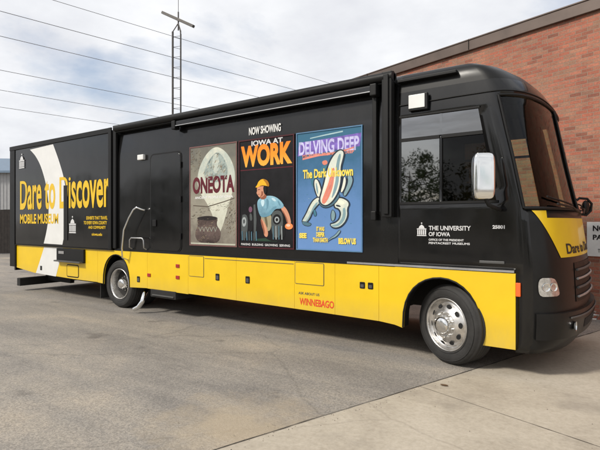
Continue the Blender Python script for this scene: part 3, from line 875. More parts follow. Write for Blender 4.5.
# shirt with folds
p.sh([(178, 84), (210, 72), (240, 62), (288, 70), (328, 104), (346, 140), (318, 152), (292, 150), (272, 172), (262, 190), (228, 205), (196, 205), (180, 170), (170, 118)], shirt, 2)
p.sh([(268, 172), (262, 190), (228, 205), (196, 205), (184, 178), (205, 190), (236, 182), (256, 160), (276, 138), (300, 132), (292, 150)], g8, 2)
p.sh([(235, 78), (250, 100), (244, 140), (228, 170), (234, 130), (230, 100)], g8, 2); p.sh([(300, 92), (318, 112), (322, 140), (308, 120)], g8, 2)
p.sh([(196, 92), (215, 84), (222, 110), (208, 140), (198, 120)], g1, 2); p.sh([(262, 78), (285, 82), (296, 104), (274, 100)], g1, 2)
# neck, head, cap
p.sh([(192, 62), (226, 50), (236, 74), (212, 90), (192, 82)], g4, 1)
p.sh([(172, 2), (222, -4), (230, 28), (222, 56), (204, 72), (186, 74), (176, 58), (166, 42), (172, 30), (170, 16)], skin, 2)
p.sh([(210, 0), (232, -4), (236, 36), (224, 60), (214, 40)], g6, 2)
p.sh([(198, 30), (212, 34), (212, 58), (196, 70), (188, 72), (200, 54)], g4, 2)
p.sh([(176, 20), (190, 18), (190, 22), (177, 24)], g6); p.sh([(176, 50), (188, 50), (186, 54), (178, 54)], g4)
p.sh([(158, 6), (172, -10), (180, -34), (204, -50), (234, -42), (250, -18), (250, 6), (232, -2), (200, -8), (176, 6)], hat, 2)
p.sh([(206, -48), (234, -42), (250, -18), (250, 6), (236, 0), (228, -24)], S_('cap_shadow', (.38, .16, .01)), 2)
p.warp = None
p.tx('MAKING  BUILDING  GROWING  SERVING', .05, .93, .022, .042, M['ltext'], .02)
p.a.flat([p.m(frm), p.m([(.018, .012), (.982, .012), (.982, .988), (.018, .988)])], -.017, .0005, pm('dark_maroon_border', (.06, .012, .016)))
p.done(blk, 'black poster headed WORK with a worker in a yellow cap')
# three: blue
p = Poster(-4.20, -3.12)
blue = grad('blue_print', PZ0, PZ1, [(0, (.13, .25, .50)), (.4, (.10, .21, .42)), (.75, (.035, .12, .22)), (1, (.035, .13, .21))], 5, .35)
pur = pm('purple_print', (.17, .11, .40), .4, 14); wht = grad('suit_print', PZ0+.3, PZ1-.3, [(0, (.42, .50, .46)), (.5, (.70, .70, .58)), (1, (.55, .60, .55))], 14, 1.2)
pk = pm('pink_print', (.62, .22, .17), .3, 12); yl_ = pm('lemon_print', (.80, .62, .10), .1); dkb = pm('navy_print', (.018, .028, .045), .5, 14)
pale3 = pm('pale_blue_print', (.34, .48, .50)); lav = pm('lavender_print', (.50, .48, .72), .2, 12)
p.sh([(.22, .938), (.45, .950), (.72, .962), (.72, .973), (.45, .960), (.22, .946)], pale3)
p.sh([(.02, .80), (.96, .835), (.985, .94), (.5, .925), (.04, .915)], pur)
p.tx('DELVING DEEP', .04, .95, .805, .92, lav, .03)
p.warp = lambda u, v: (u, v+.085)
p.sh([(.10, .695), (.30, .715), (.55, .72), (.80, .74), (.88, .752), (.88, .738), (.6, .705), (.35, .70), (.10, .68)], pk)
p.tx('MICROBES  FROM  THE  DEEP', .10, .88, .70, .725, pk, .03)
h1, h2, h3, h4 = S_('cream', (.78, .76, .60)), S_('sea_grey', (.20, .31, .34)), S_('teal', (.05, .17, .24)), S_('salmon', (.66, .22, .15))
p.warp = lambda X, Y: ((X-58)/424, .549-Y/784)
def limb(pts, m=None, sm=2, o=5):
    o = o*1.7
    m = m or wht
    cx = sum(q[0] for q in pts)/len(pts); cy = sum(q[1] for q in pts)/len(pts); out = []
    for k in range(len(pts)):
        a_, b_, c_ = pts[k-1], pts[k], pts[(k+1) % len(pts)]
        tx, ty = c_[0]-a_[0], c_[1]-a_[1]; l_ = math.hypot(tx, ty) or 1
        ar = sum(pts[q-1][0]*pts[q][1]-pts[q][0]*pts[q-1][1] for q in range(len(pts)))
        sg = 1 if ar > 0 else -1
        out.append((b_[0]+sg*ty/l_*o, b_[1]-sg*tx/l_*o))
    p.sh(out, dkb, sm); p.sh(pts, m, sm)
p.sh([(150, -80), (185, -70), (200, -20), (185, 30), (160, 0)], h3, 2); p.sh([(215, -110), (270, -130), (262, -60), (225, -50)], h3, 2)
p.sh([(228, -150), (262, -158), (270, -130), (240, -122)], h4, 2); p.sh([(276, -150), (296, -158), (290, -130), (278, -128)], pk, 2)
limb([(398, -70), (424, -30), (418, 10), (396, 52), (376, 84), (366, 70), (384, 30), (398, -10), (392, -40)], h2)
limb([(372, -50), (384, -20), (374, 30), (356, 60), (350, 50), (362, 10)], wht)
limb([(184, -40), (204, -30), (222, 20), (228, 62), (206, 86), (192, 50), (180, 0)], wht)
p.sh([(190, -20), (200, 0), (208, 50), (202, 66), (192, 30)], h2, 2)
limb([(212, 80), (176, 100), (150, 140), (128, 190), (104, 228), (98, 244), (128, 246), (152, 214), (168, 172), (204, 128), (226, 108)], wht)
p.sh([(204, 108), (176, 136), (156, 180), (138, 222), (118, 240), (128, 246), (152, 214), (168, 172), (204, 128)], h2, 2)
limb([(96, 238), (104, 262), (146, 272), (164, 256), (132, 246)], g2, 1, 2)
limb([(176, 160), (190, 170), (196, 200), (184, 208), (176, 186)], h3, 2, 2)
limb([(316, 100), (352, 90), (392, 112), (402, 134), (388, 158), (392, 206), (372, 250), (338, 278), (300, 278), (284, 258), (318, 252), (346, 228), (356, 186), (340, 156), (312, 150)], wht, 2, 6)
p.sh([(380, 150), (384, 206), (366, 246), (334, 272), (300, 274), (290, 266), (330, 258), (358, 226), (366, 186), (362, 158)], h2, 2)
p.sh([(330, 110), (356, 104), (378, 122), (366, 134), (340, 128)], h1, 2); p.sh([(320, 132), (350, 140), (352, 150), (322, 144)], dkb, 1)
limb([(300, 160), (318, 190), (312, 230), (296, 240), (290, 200)], h2, 2, 3)
limb([(205, 92), (218, 136), (258, 154), (312, 130), (350, 72), (326, 66), (288, 116), (246, 132)], g2, 2, 3)
limb([(350, -213), (372, -195), (362, -150), (348, -100), (352, -18), (332, 60), (292, 120), (250, 140), (216, 110), (234, 44), (252, -20), (266, -90), (288, -150), (318, -192)], wht, 2, 6)
p.sh([(340, -190), (356, -185), (340, -110), (342, -20), (322, 54), (290, 104), (306, 40), (322, -30), (320, -110)], h2, 2)
p.sh([(296, -100), (316, -104), (308, 0), (284, 76), (250, 132), (226, 116), (248, 60), (276, -10)], h4, 2)
p.sh([(300, -70), (307, -70), (298, 0), (272, 70), (250, 105), (266, 56), (290, -10)], pk, 2)
p.sh([(262, -60), (276, -76), (268, -10), (246, 50), (236, 60), (250, 0)], h1, 2)
limb([(346, 292), (352, 300), (326, 336), (290, 352), (266, 372), (286, 348), (318, 328)], h2, 1, 2)
for k in range(26):
    x_ = 80+random.random()*390; y_ = -90+random.random()*360
    p.sh([(x_, y_), (x_+6+8*random.random(), y_+2), (x_+5, y_+5)], h3 if k % 3 else pale3, layer=1)
p.warp = None
p.tx('The Dark Unknown', .11, .87, .605, .68, yl_, .035)
p.tx('SEE', .05, .17, .10, .145, yl_, .06)
p.tx('IT WAS\nDEEPER\nTHAN EARTH', .27, .50, .07, .20, yl_, .05)
p.tx('BELOW US', .66, .91, .06, .11, yl_, .06)
p.a.flat([p.m(frm), p.m([(.014, .009), (.986, .009), (.986, .991), (.014, .991)])], -.017, .0005, pm('steel_blue_border', (.09, .19, .32)))
p.done(blue, 'blue poster with a purple heading, yellow words and a white suited figure')

# ================================================================== GROUND
def ground_mat():
    m, t, out = nt('worn_asphalt')
    b = N(t, 'ShaderNodeBsdfPrincipled'); b.inputs['Roughness'].default_value = .88; b.inputs['Specular IOR Level'].default_value = .3
    tc = N(t, 'ShaderNodeTexCoord'); P = tc.outputs['Object']
    big = N(t, 'ShaderNodeTexNoise', i_Scale=.55, i_Detail=7.0, i_Roughness=.62, i_Distortion=.6); L(t, P, big.inputs['Vector'])
    base = ramp(t, [(.30, (.225, .21, .19)), (.5, (.265, .246, .22)), (.62, (.30, .272, .235)), (.75, (.345, .303, .245))]); L(t, big.outputs['Fac'], base.inputs[0])
    mp = N(t, 'ShaderNodeMapping'); mp.inputs['Rotation'].default_value = (0, 0, R(20)); mp.inputs['Scale'].default_value = (.25, 1.5, 1)
    st = N(t, 'ShaderNodeTexNoise', i_Scale=.8, i_Detail=8.0, i_Roughness=.7); L(t, P, mp.inputs[0]); L(t, mp.outputs[0], st.inputs['Vector'])
    rs = ramp(t, [(.38, (.70, .70, .715)), (.5, (.95, .94, .93)), (.66, (1.2, 1.15, 1.07))]); L(t, st.outputs['Fac'], rs.inputs[0])
    m1 = N(t, 'ShaderNodeMixRGB', blend_type='MULTIPLY'); m1.inputs[0].default_value = .8
    L(t, base.outputs[0], m1.inputs[1]); L(t, rs.outputs[0], m1.inputs[2])
    ag = N(t, 'ShaderNodeTexVoronoi', i_Scale=75.0); L(t, P, ag.inputs['Vector'])
    ra = ramp(t, [(.0, (.68, .68, .68)), (.5, (1.0, 1.0, 1.0)), (1, (1.38, 1.36, 1.32))])
    sep = N(t, 'ShaderNodeSeparateColor'); L(t, ag.outputs['Color'], sep.inputs[0]); L(t, sep.outputs[0], ra.inputs[0])
    m2 = N(t, 'ShaderNodeMixRGB', blend_type='MULTIPLY'); m2.inputs[0].default_value = .7
    L(t, m1.outputs[0], m2.inputs[1]); L(t, ra.outputs[0], m2.inputs[2])
    # oil spots
    oi = N(t, 'ShaderNodeTexNoise', i_Scale=1.7, i_Detail=3.0); L(t, P, oi.inputs['Vector'])
    ro = ramp(t, [(.66, 0.0), (.74, .55)]); L(t, oi.outputs['Fac'], ro.inputs[0])
    m3 = N(t, 'ShaderNodeMixRGB'); m3.inputs[2].default_value = (.07, .063, .057, 1)
    L(t, ro.outputs[0], m3.inputs[0]); L(t, m2.outputs[0], m3.inputs[1])
    # cracks
    wv = N(t, 'ShaderNodeTexNoise', i_Scale=1.5, i_Detail=5.0); L(t, P, wv.inputs['Vector'])
    mxv = N(t, 'ShaderNodeMixRGB'); mxv.inputs[0].default_value = .22; L(t, P, mxv.inputs[1]); L(t, wv.outputs['Color'], mxv.inputs[2])
    cr = N(t, 'ShaderNodeTexVoronoi', feature='DISTANCE_TO_EDGE', i_Scale=.28); L(t, mxv.outputs[0], cr.inputs['Vector'])
    rc = ramp(t, [(.0, .22), (.003, 0.0)]); L(t, cr.outputs[0], rc.inputs[0])
    m4 = N(t, 'ShaderNodeMixRGB'); m4.inputs[2].default_value = (.04, .036, .032, 1)
    L(t, rc.outputs[0], m4.inputs[0]); L(t, m3.outputs[0], m4.inputs[1])
    # pale dust tracked from the concrete onto the asphalt
    ds = N(t, 'ShaderNodeVectorMath', operation='DISTANCE'); ds.inputs[1].default_value = (-2.75, -2.7, 0); L(t, P, ds.inputs[0])
    dn = N(t, 'ShaderNodeTexNoise', i_Scale=2.4, i_Detail=8.0, i_Roughness=.65); L(t, P, dn.inputs['Vector'])
    dm = N(t, 'ShaderNodeMath', operation='MULTIPLY_ADD'); dm.inputs[1].default_value = -.55; dm.inputs[2].default_value = .50; L(t, ds.outputs['Value'], dm.inputs[0])
    da = N(t, 'ShaderNodeMath', operation='ADD'); L(t, dm.outputs[0], da.inputs[0]); L(t, dn.outputs['Fac'], da.inputs[1])
    dr = ramp(t, [(.50, 0.0), (.90, .6)]); L(t, da.outputs[0], dr.inputs[0])
    m6 = N(t, 'ShaderNodeMixRGB'); m6.inputs[2].default_value = (.42, .34, .23, 1); L(t, dr.outputs[0], m6.inputs[0]); L(t, m4.outputs[0], m6.inputs[1])
    L(t, m6.outputs[0], b.inputs['Base Color'])
    bn = N(t, 'ShaderNodeTexNoise', i_Scale=90.0, i_Detail=4.0); L(t, P, bn.inputs['Vector'])
    bp = N(t, 'ShaderNodeBump', i_Strength=.5, i_Distance=.006); L(t, bn.outputs['Fac'], bp.inputs['Height']); L(t, bp.outputs[0], b.inputs['Normal'])
    L(t, b.outputs[0], out.inputs[0]); return m
def concrete_mat():
    m, t, out = nt('worn_concrete')
    b = N(t, 'ShaderNodeBsdfPrincipled'); b.inputs['Roughness'].default_value = .85; b.inputs['Specular IOR Level'].default_value = .3
    tc = N(t, 'ShaderNodeTexCoord'); P = tc.outputs['Object']
    big = N(t, 'ShaderNodeTexNoise', i_Scale=.9, i_Detail=9.0, i_Roughness=.66, i_Distortion=.4); L(t, P, big.inputs['Vector'])
    base = ramp(t, [(.28, (.31, .27, .215)), (.48, (.42, .373, .30)), (.7, (.49, .44, .36))]); L(t, big.outputs['Fac'], base.inputs[0])
    fn = N(t, 'ShaderNodeTexNoise', i_Scale=22.0, i_Detail=8.0, i_Roughness=.75); L(t, P, fn.inputs['Vector'])
    rf = ramp(t, [(.3, (.84, .83, .81)), (.6, (1.06, 1.06, 1.06))]); L(t, fn.outputs['Fac'], rf.inputs[0])
    m1 = N(t, 'ShaderNodeMixRGB', blend_type='MULTIPLY'); m1.inputs[0].default_value = 1; L(t, base.outputs[0], m1.inputs[1]); L(t, rf.outputs[0], m1.inputs[2])
    wv = N(t, 'ShaderNodeTexNoise', i_Scale=2.0, i_Detail=6.0); L(t, P, wv.inputs['Vector'])
    mxv = N(t, 'ShaderNodeMixRGB'); mxv.inputs[0].default_value = .2; L(t, P, mxv.inputs[1]); L(t, wv.outputs['Color'], mxv.inputs[2])
    cr = N(t, 'ShaderNodeTexVoronoi', feature='DISTANCE_TO_EDGE', i_Scale=.33); L(t, mxv.outputs[0], cr.inputs['Vector'])
    rc = ramp(t, [(.0, .22), (.004, 0.0)]); L(t, cr.outputs[0], rc.inputs[0])
    m4 = N(t, 'ShaderNodeMixRGB'); m4.inputs[2].default_value = (.12, .10, .08, 1)
    L(t, rc.outputs[0], m4.inputs[0]); L(t, m1.outputs[0], m4.inputs[1])
    st = N(t, 'ShaderNodeTexNoise', i_Scale=1.3, i_Detail=5.0, i_Roughness=.6); 
    mp = N(t, 'ShaderNodeMapping'); mp.inputs['Location'].default_value = (7, 3, 0); L(t, P, mp.inputs[0]); L(t, mp.outputs[0], st.inputs['Vector'])
    rs = ramp(t, [(.56, 0.0), (.72, .5)]); L(t, st.outputs['Fac'], rs.inputs[0])
    m5 = N(t, 'ShaderNodeMixRGB'); m5.inputs[2].default_value = (.20, .175, .145, 1); L(t, rs.outputs[0], m5.inputs[0]); L(t, m4.outputs[0], m5.inputs[1])
    L(t, m5.outputs[0], b.inputs['Base Color'])
    bp = N(t, 'ShaderNodeBump', i_Strength=.35, i_Distance=.006); L(t, fn.outputs['Fac'], bp.inputs['Height']); L(t, bp.outputs[0], b.inputs['Normal'])
    L(t, b.outputs[0], out.inputs[0]); return m
a = Acc(); a.add([(-900, -900, 0), (900, -900, 0), (900, 900, 0), (-900, 900, 0)], [(0, 1, 2, 3)], ground_mat())
tag(a.build('ground'), kind='structure')
W0 = Vector((-.79, 4.24, 0)); DL = Vector((-.9565, .2917, 0)); NRM = Vector((-.2917, -.9565, 0))
CM = concrete_mat()
def apr(s, n): # s metres right of the joint with the asphalt, n metres out from the wall
    return W0+DL*(-s-.36)+NRM*n
# asphalt/concrete edge hits the wall line at W0, a little to the right
a = Acc(); pts = []
for k in range(301):
    n_ = k*.05; jx = .02*noise.noise(Vector((n_*1.3, 1.3, 0)))+.012*noise.noise(Vector((n_*6, 4, 0)))+.006*noise.noise(Vector((n_*19, 4, 0)))
    p = apr(jx, n_); pts.append((p.x, p.y, .004))
right = [apr(30, 15), apr(30, 0)]
a.add(pts+[(q.x, q.y, .004) for q in right], [list(range(len(pts)+2))], CM)
tag(a.build('concrete_apron'), kind='structure')
jm = mat('joint_filler', (.055, .048, .04), .9, var=.4, scale=20)
a = Acc()
def strip(p, q, w, z, m, seed=0):
    p = Vector(p); q = Vector(q); d = (q-p).normalized(); s_ = Vector((-d.y, d.x, 0)); n = max(2, int((q-p).length/.06)); vs = []
    for k in range(n+1):
        c = p.lerp(q, k/n); j = .010*noise.noise(Vector((k*.13, seed, 2))); ww = w*(.45+.7*abs(noise.noise(Vector((k*.21, seed+5, 0))))*1.6)
        vs += [(c+s_*(j+ww)), (c+s_*(j-ww))]
    a.add([(v.x, v.y, z) for v in vs], [(2*k, 2*k+1, 2*k+3, 2*k+2) for k in range(n)], m)
strip(apr(0, 0), apr(0, 14), .009, .008, jm, 1)
strip(apr(0, 5.25), apr(28, 5.25), .004, .008, jm, 2)
strip(apr(4.6, 0), apr(4.6, 14.5), .006, .0085, jm, 3)
strip(apr(0, 9.6), apr(28, 9.6), .006, .008, jm, 4)
tag(a.build('pavement_joints'), kind='structure')

# leaves and grit lying near the joint
a = Acc(); lm = mat('dry_leaf', (.10, .055, .025), .8, var=.4)
for (x, y) in ((-1.78, -.72),):
    a.flat([smooth_loop([(-.04, 0), (-.01, .018), (.03, .02), (.05, .0), (.02, -.018), (-.02, -.014)], 1)], 0, .003, lm)
    a.v = [Vector((v.x+x, v.z*1.0+y, .012-v.y)) for v in a.v]
tag(a.build('dry_leaf'), 'small brown dry leaf lying on the concrete in front of the front wheel', 'leaf')

# loose grit along the joint and the wheels
a = Acc(); gm = mat('grit_stone', (.22, .19, .15), .9, var=.5, scale=30); gr = random.Random(4)
for k in range(420):
    if k % 2: p_ = apr(gr.gauss(0, .10), gr.uniform(3, 9))
    else: p_ = Vector((gr.uniform(-9, 1), gr.uniform(-4.3, .6), 0))
    r_ = gr.uniform(.003, .008); z_ = .006
    vs = [(p_.x+r_*gr.uniform(.6, 1.3)*math.cos(q*2.1+k), p_.y+r_*gr.uniform(.6, 1.3)*math.sin(q*2.1+k), z_) for q in range(3)]+[(p_.x, p_.y, z_+r_*.9)]
    a.add(vs, [(0, 1, 3), (1, 2, 3), (2, 0, 3), (2, 1, 0)], gm)
tag(a.build('loose_grit'), 'fine loose grit scattered over the asphalt and concrete', 'grit', kind='stuff')

# ================================================================== BRICK BUILDING
def brick_mat():
    m, t, out = nt('mottled_brick')
    b = N(t, 'ShaderNodeBsdfPrincipled'); b.inputs['Roughness'].default_value = .9; b.inputs['Specular IOR Level'].default_value = .25
    tc = N(t, 'ShaderNodeTexCoord')
    sx = N(t, 'ShaderNodeSeparateXYZ'); L(t, tc.outputs['Object'], sx.inputs[0])
    ad = N(t, 'ShaderNodeMath', operation='ADD'); L(t, sx.outputs['X'], ad.inputs[0]); L(t, sx.outputs['Y'], ad.inputs[1])
    cx = N(t, 'ShaderNodeCombineXYZ'); L(t, ad.outputs[0], cx.inputs[0]); L(t, sx.outputs['Z'], cx.inputs[1])
    wob = N(t, 'ShaderNodeTexNoise', i_Scale=14.0, i_Detail=2.0); L(t, cx.outputs[0], wob.inputs['Vector'])
    ws_ = N(t, 'ShaderNodeVectorMath', operation='SCALE'); ws_.inputs['Scale'].default_value = .006; L(t, wob.outputs['Color'], ws_.inputs[0])
    va = N(t, 'ShaderNodeVectorMath', operation='ADD'); L(t, cx.outputs[0], va.inputs[0]); L(t, ws_.outputs[0], va.inputs[1])
    br = N(t, 'ShaderNodeTexBrick', offset=.5, i_Scale=1.0)
    br.inputs['Brick Width'].default_value = .20; br.inputs['Row Height'].default_value = .066; br.inputs['Mortar Size'].default_value = .0055
    br.inputs['Mortar Smooth'].default_value = .15; br.inputs['Bias'].default_value = 0
    br.inputs['Color1'].default_value = (0, 0, 0, 1); br.inputs['Color2'].default_value = (1, 1, 1, 1); br.inputs['Mortar'].default_value = (0, 0, 0, 1)
    L(t, va.outputs[0], br.inputs['Vector'])
    r = ramp(t, [(.0, (.24, .10, .07)), (.12, (.33, .125, .085)), (.3, (.40, .14, .092)), (.45, (.33, .15, .10)), (.6, (.36, .175, .118)), (.75, (.41, .155, .105)), (.9, (.33, .185, .125)), (1, (.27, .135, .095))])
    L(t, br.outputs['Color'], r.inputs[0])
    # tone drifts over groups of bricks and weathering inside each
    n = N(t, 'ShaderNodeTexNoise', i_Scale=1.4, i_Detail=7.0, i_Roughness=.7); L(t, cx.outputs[0], n.inputs['Vector'])
    rn = ramp(t, [(.35, (.78, .78, .80)), (.65, (1.12, 1.10, 1.05))]); L(t, n.outputs['Fac'], rn.inputs[0])
    m1 = N(t, 'ShaderNodeMixRGB', blend_type='MULTIPLY'); m1.inputs[0].default_value = 1; L(t, r.outputs[0], m1.inputs[1]); L(t, rn.outputs[0], m1.inputs[2])
    n3 = N(t, 'ShaderNodeTexNoise', i_Scale=35.0, i_Detail=6.0); L(t, cx.outputs[0], n3.inputs['Vector'])
    rn3 = ramp(t, [(.3, (.8, .8, .8)), (.7, (1.15, 1.15, 1.15))]); L(t, n3.outputs['Fac'], rn3.inputs[0])
    m2 = N(t, 'ShaderNodeMixRGB', blend_type='MULTIPLY'); m2.inputs[0].default_value = 1; L(t, m1.outputs[0], m2.inputs[1]); L(t, rn3.outputs[0], m2.inputs[2])
    m3 = N(t, 'ShaderNodeMixRGB'); m3.inputs[2].default_value = (.27, .20, .15, 1); L(t, br.outputs['Fac'], m3.inputs[0]); L(t, m2.outputs[0], m3.inputs[1])
    L(t, m3.outputs[0], b.inputs['Base Color'])
    hs = N(t, 'ShaderNodeMath', operation='MULTIPLY_ADD'); hs.inputs[1].default_value = -1; hs.inputs[2].default_value = 1; L(t, br.outputs['Fac'], hs.inputs[0])
    ha = N(t, 'ShaderNodeMath', operation='MULTIPLY_ADD'); ha.inputs[1].default_value = .3; L(t, n3.outputs['Fac'], ha.inputs[0]); L(t, hs.outputs[0], ha.inputs[2])
    bp = N(t, 'ShaderNodeBump', i_Strength=.7, i_Distance=.008); L(t, ha.outputs[0], bp.inputs['Height']); L(t, bp.outputs[0], b.inputs['Normal'])
    L(t, b.outputs[0], out.inputs[0]); return m
bl = empty('brick_building', W0, math.atan2(-DL.y, -DL.x))   # local +X runs to the right along the wall, +Y into the building
tag(bl, 'red brick building with a brown metal roof edge standing behind the bus', 'building')
def child(acc, name, parent):
    o = acc.build(name, None); o.parent = parent; return o
BH = 5.39
a = Acc(); x0, x1, dep = -26, 12, 16
a.add([(x0, 0, 0), (x1, 0, 0), (x1, dep, 0), (x0, dep, 0), (x0, 0, BH), (x1, 0, BH), (x1, dep, BH), (x0, dep, BH)],
      [(0, 1, 5, 4), (1, 2, 6, 5), (2, 3, 7, 6), (3, 0, 4, 7)], brick_mat()); child(a, 'wall', bl)
cm = mat('brown_metal_edge', (.115, .085, .07), .45, .3, var=.15, scale=2)
a = Acc()
a.box(x0-.07, x1+.07, -.07, -.002, BH-.01, BH+.20, cm, .008); a.box(x0-.07, x1+.07, dep+.002, dep+.07, BH-.01, BH+.20, cm)
a.box(x0-.07, x0-.002, 0, dep, BH-.01, BH+.20, cm); a.box(x1+.002, x1+.07, 0, dep, BH-.01, BH+.20, cm)
a.box(x0-.08, x1+.08, -.085, .14, BH+.20, BH+.225, cm, .004)
child(a, 'coping', bl)
a = Acc(); a.box(x0, x1, 0.01, dep-.01, BH-.2, BH-.05, M['under']); child(a, 'roof', bl)
a = Acc()
for k in range(-8, 4): a.box(k*3.05+.5, k*3.05+.506, -.088, -.0715, BH, BH+.228, M['trim'])
child(a, 'coping_seam', bl)
# notice on the wall
sg = empty('wall_sign', W0+DL*-.02+Vector((0, 0, 1.1)), math.atan2(-DL.y, -DL.x))
tag(sg, 'pale grey notice with dark writing fixed to the brick wall beside the bus front', 'sign')
a = Acc(); a.box(-.22, .62, -.03, -.004, 0, .60, mat('sign_face', (.72, .72, .70), .5, var=.12), .006); child(a, 'board', sg)
a = Acc()
a.text('NO', -.12, .08, .44, .54, -.031, M['ink'], .03)
a.text('PARKING', -.12, .42, .29, .38, -.031, M['ink'], .03)
a.text('RESERVED FOR\nTHE MOBILE MUSEUM', -.04, .54, .07, .22, -.031, M['grey'], .01)
child(a, 'lettering', sg)

# ================================================================== FAR LEFT: fence, shed
a0 = Vector((-33.5, .4, 0)); a1 = Vector((-19.5, 14.8, 0))
fr = empty('board_fence', a0, math.atan2((a1-a0).y, (a1-a0).x)); tag(fr, 'dark brown board fence across the back of the lot behind the bus tail', 'fence')
FL = (a1-a0).length; fm = mat('dark_fence_board', (.030, .025, .022), .85, var=.5, scale=5)
a = Acc()
for k in range(int(FL/.15)):
    h = 2.35+.015*random.random(); a.box(k*.15+.004, k*.15+.146, -.012+.004*random.random(), .012, .04, h, fm)
child(a, 'boards', fr)
for z in (.4, 1.9):
    b = Acc(); b.box(0, FL, .014, .06, z, z+.09, fm); child(b, 'rail', fr)
for k in range(int(FL/2.4)+1):
    b = Acc(); b.box(k*2.4, k*2.4+.1, .062, .16, 0, 2.3, fm); child(b, 'post', fr)
sh = empty('metal_shed', (-52, 14, 0), R(40)); tag(sh, 'pale grey metal building with a blue grey roof beyond the board fence', 'building')
wm = mat('pale_metal_siding', (.36, .36, .36), .6, var=.08); rm = mat('blue_grey_roof', (.17, .23, .30), .5, .3)
a = Acc(); a.box(-14, 16, 0, 12, 0, 6.4, wm)
for k in range(100): a.box(-14+k*.3, -14+k*.3+.04, -.03, -.001, 0, 6.4, wm)
child(a, 'wall', sh)
a = Acc(); a.add([(-14.5, -.5, 6.35), (16.5, -.5, 6.35), (16.5, 6, 8.3), (-14.5, 6, 8.3), (-14.5, 12.5, 6.35), (16.5, 12.5, 6.35), (-14.5, -.5, 6.55), (16.5, -.5, 6.55), (16.5, 6, 8.5), (-14.5, 6, 8.5), (-14.5, 12.5, 6.55), (16.5, 12.5, 6.55)],
  [(6, 7, 8, 9), (9, 8, 11, 10), (0, 3, 2, 1), (3, 4, 5, 2), (0, 1, 7, 6), (4, 10, 11, 5), (0, 6, 9, 3), (3, 9, 10, 4), (1, 2, 8, 7), (2, 5, 11, 8)], rm); child(a, 'roof', sh)
a = Acc(); a.box(-3, 1, -.05, -.032, .1, 3, mat('roller_door', (.55, .55, .54), .5)); child(a, 'roller_door', sh)

# ================================================================== TOWER and cables
def cam_pt(px, py, d):
    # a point d metres ahead of the photographer; used once to survey far things
    u = (px-300)/490; return Vector((0, -5.7, 1.7))+Vector((-.588, .809, 0))*d+Vector((.809, .588, 0))*(u*d)+Vector((0, 0, (222-py)/490*d))
tb = cam_pt(178, 222, 24); tb.z = 0
tw = empty('radio_mast', tb, R(18)); tag(tw, 'tall grey lattice radio mast with a tilted boom rising behind the bus roof', 'mast')
tm = mat('galvanised_steel', (.085, .08, .075), .55, .5, var=.3, scale=8)
H = 11.0; a = Acc(); hw = .22
cs = [(-hw, -.12), (hw, -.12), (0, .26)]
for k, (x, y) in enumerate(cs):
    n = 12; a.tube([(x, y, H*j/n) for j in range(n+1)], .050 if k == 0 else .032, tm, 8)
child(a, 'mast_rails', tw)
a = Acc(); nz = 22
for j in range(nz):
    z = H*(j+.5)/nz
    for k in range(3):
        p, q = cs[k], cs[(k+1) % 3]; a.tube([(p[0], p[1], z), (q[0], q[1], z)], .010, tm, 6)
        pass
child(a, 'lattice', tw)
a = Acc()
for k, (x, y) in enumerate(cs): a.tube([(x, y, H), (0, .03, H+.45)], .026, tm, 6)
a.tube([(0, .03, H+.1), (0, .03, H+1.0)], .035, tm, 8); a.tube([(0, .03, H+1.0), (0, .03, H+3.2)], .013, tm, 6); child(a, 'mast_top', tw)
a = Acc()
dx, dz = .80, -.40
c0 = Vector((0, -.02, H+.62)); e = Vector((.80, -.1, -.43))
bmm = Matrix.Translation(c0) @ e.to_track_quat('X', 'Z').to_matrix().to_4x4()
bb = Acc(); bb.box(-1.08, 1.08, -.08, .08, -.065, .065, tm, .01)
a.add([bmm @ v for v in bb.v], bb.f, tm)
child(a, 'boom', tw)
wmat = mat('cable_sheath', (.20, .20, .21), .6)
dirv = (Vector((.809, .588, 0))*.714+Vector((-.588, .809, 0))*.70).normalized()
lbl = ['topmost overhead cable, leaving the photo near its upper left edge', 'second overhead cable from the top, passing just behind the mast boom', 'third overhead cable from the top, crossing the middle of the mast',
       'fourth overhead cable from the top, crossing the lower mast', 'fifth overhead cable from the top, meeting the bus roof left of the mast', 'lowest overhead cable, close above the rear of the bus roof']
for k, (y0, h) in enumerate(((-16, 10.5), (11, 10.2), (36, 9.6), (70, 9.0), (90, 8.4), (107, 8.0))):
    d = 490*(h-1.7)/(222-y0); p0 = cam_pt(0, y0, d)
    a = Acc(); pts = []
    for j in range(41):
        s_ = -45+140*j/40; q = p0+dirv*s_; q.z += -.6+.6*((s_-25)/70)**2*1.0+ (0.0)
        q.z += .6-.6*(25/70)**2
        pts.append(q)
    a.tube(pts, .0125 if k else .010, wmat, 6)
    tag(a.build('overhead_cable'), lbl[k], 'cable', 'overhead cables crossing the sky')

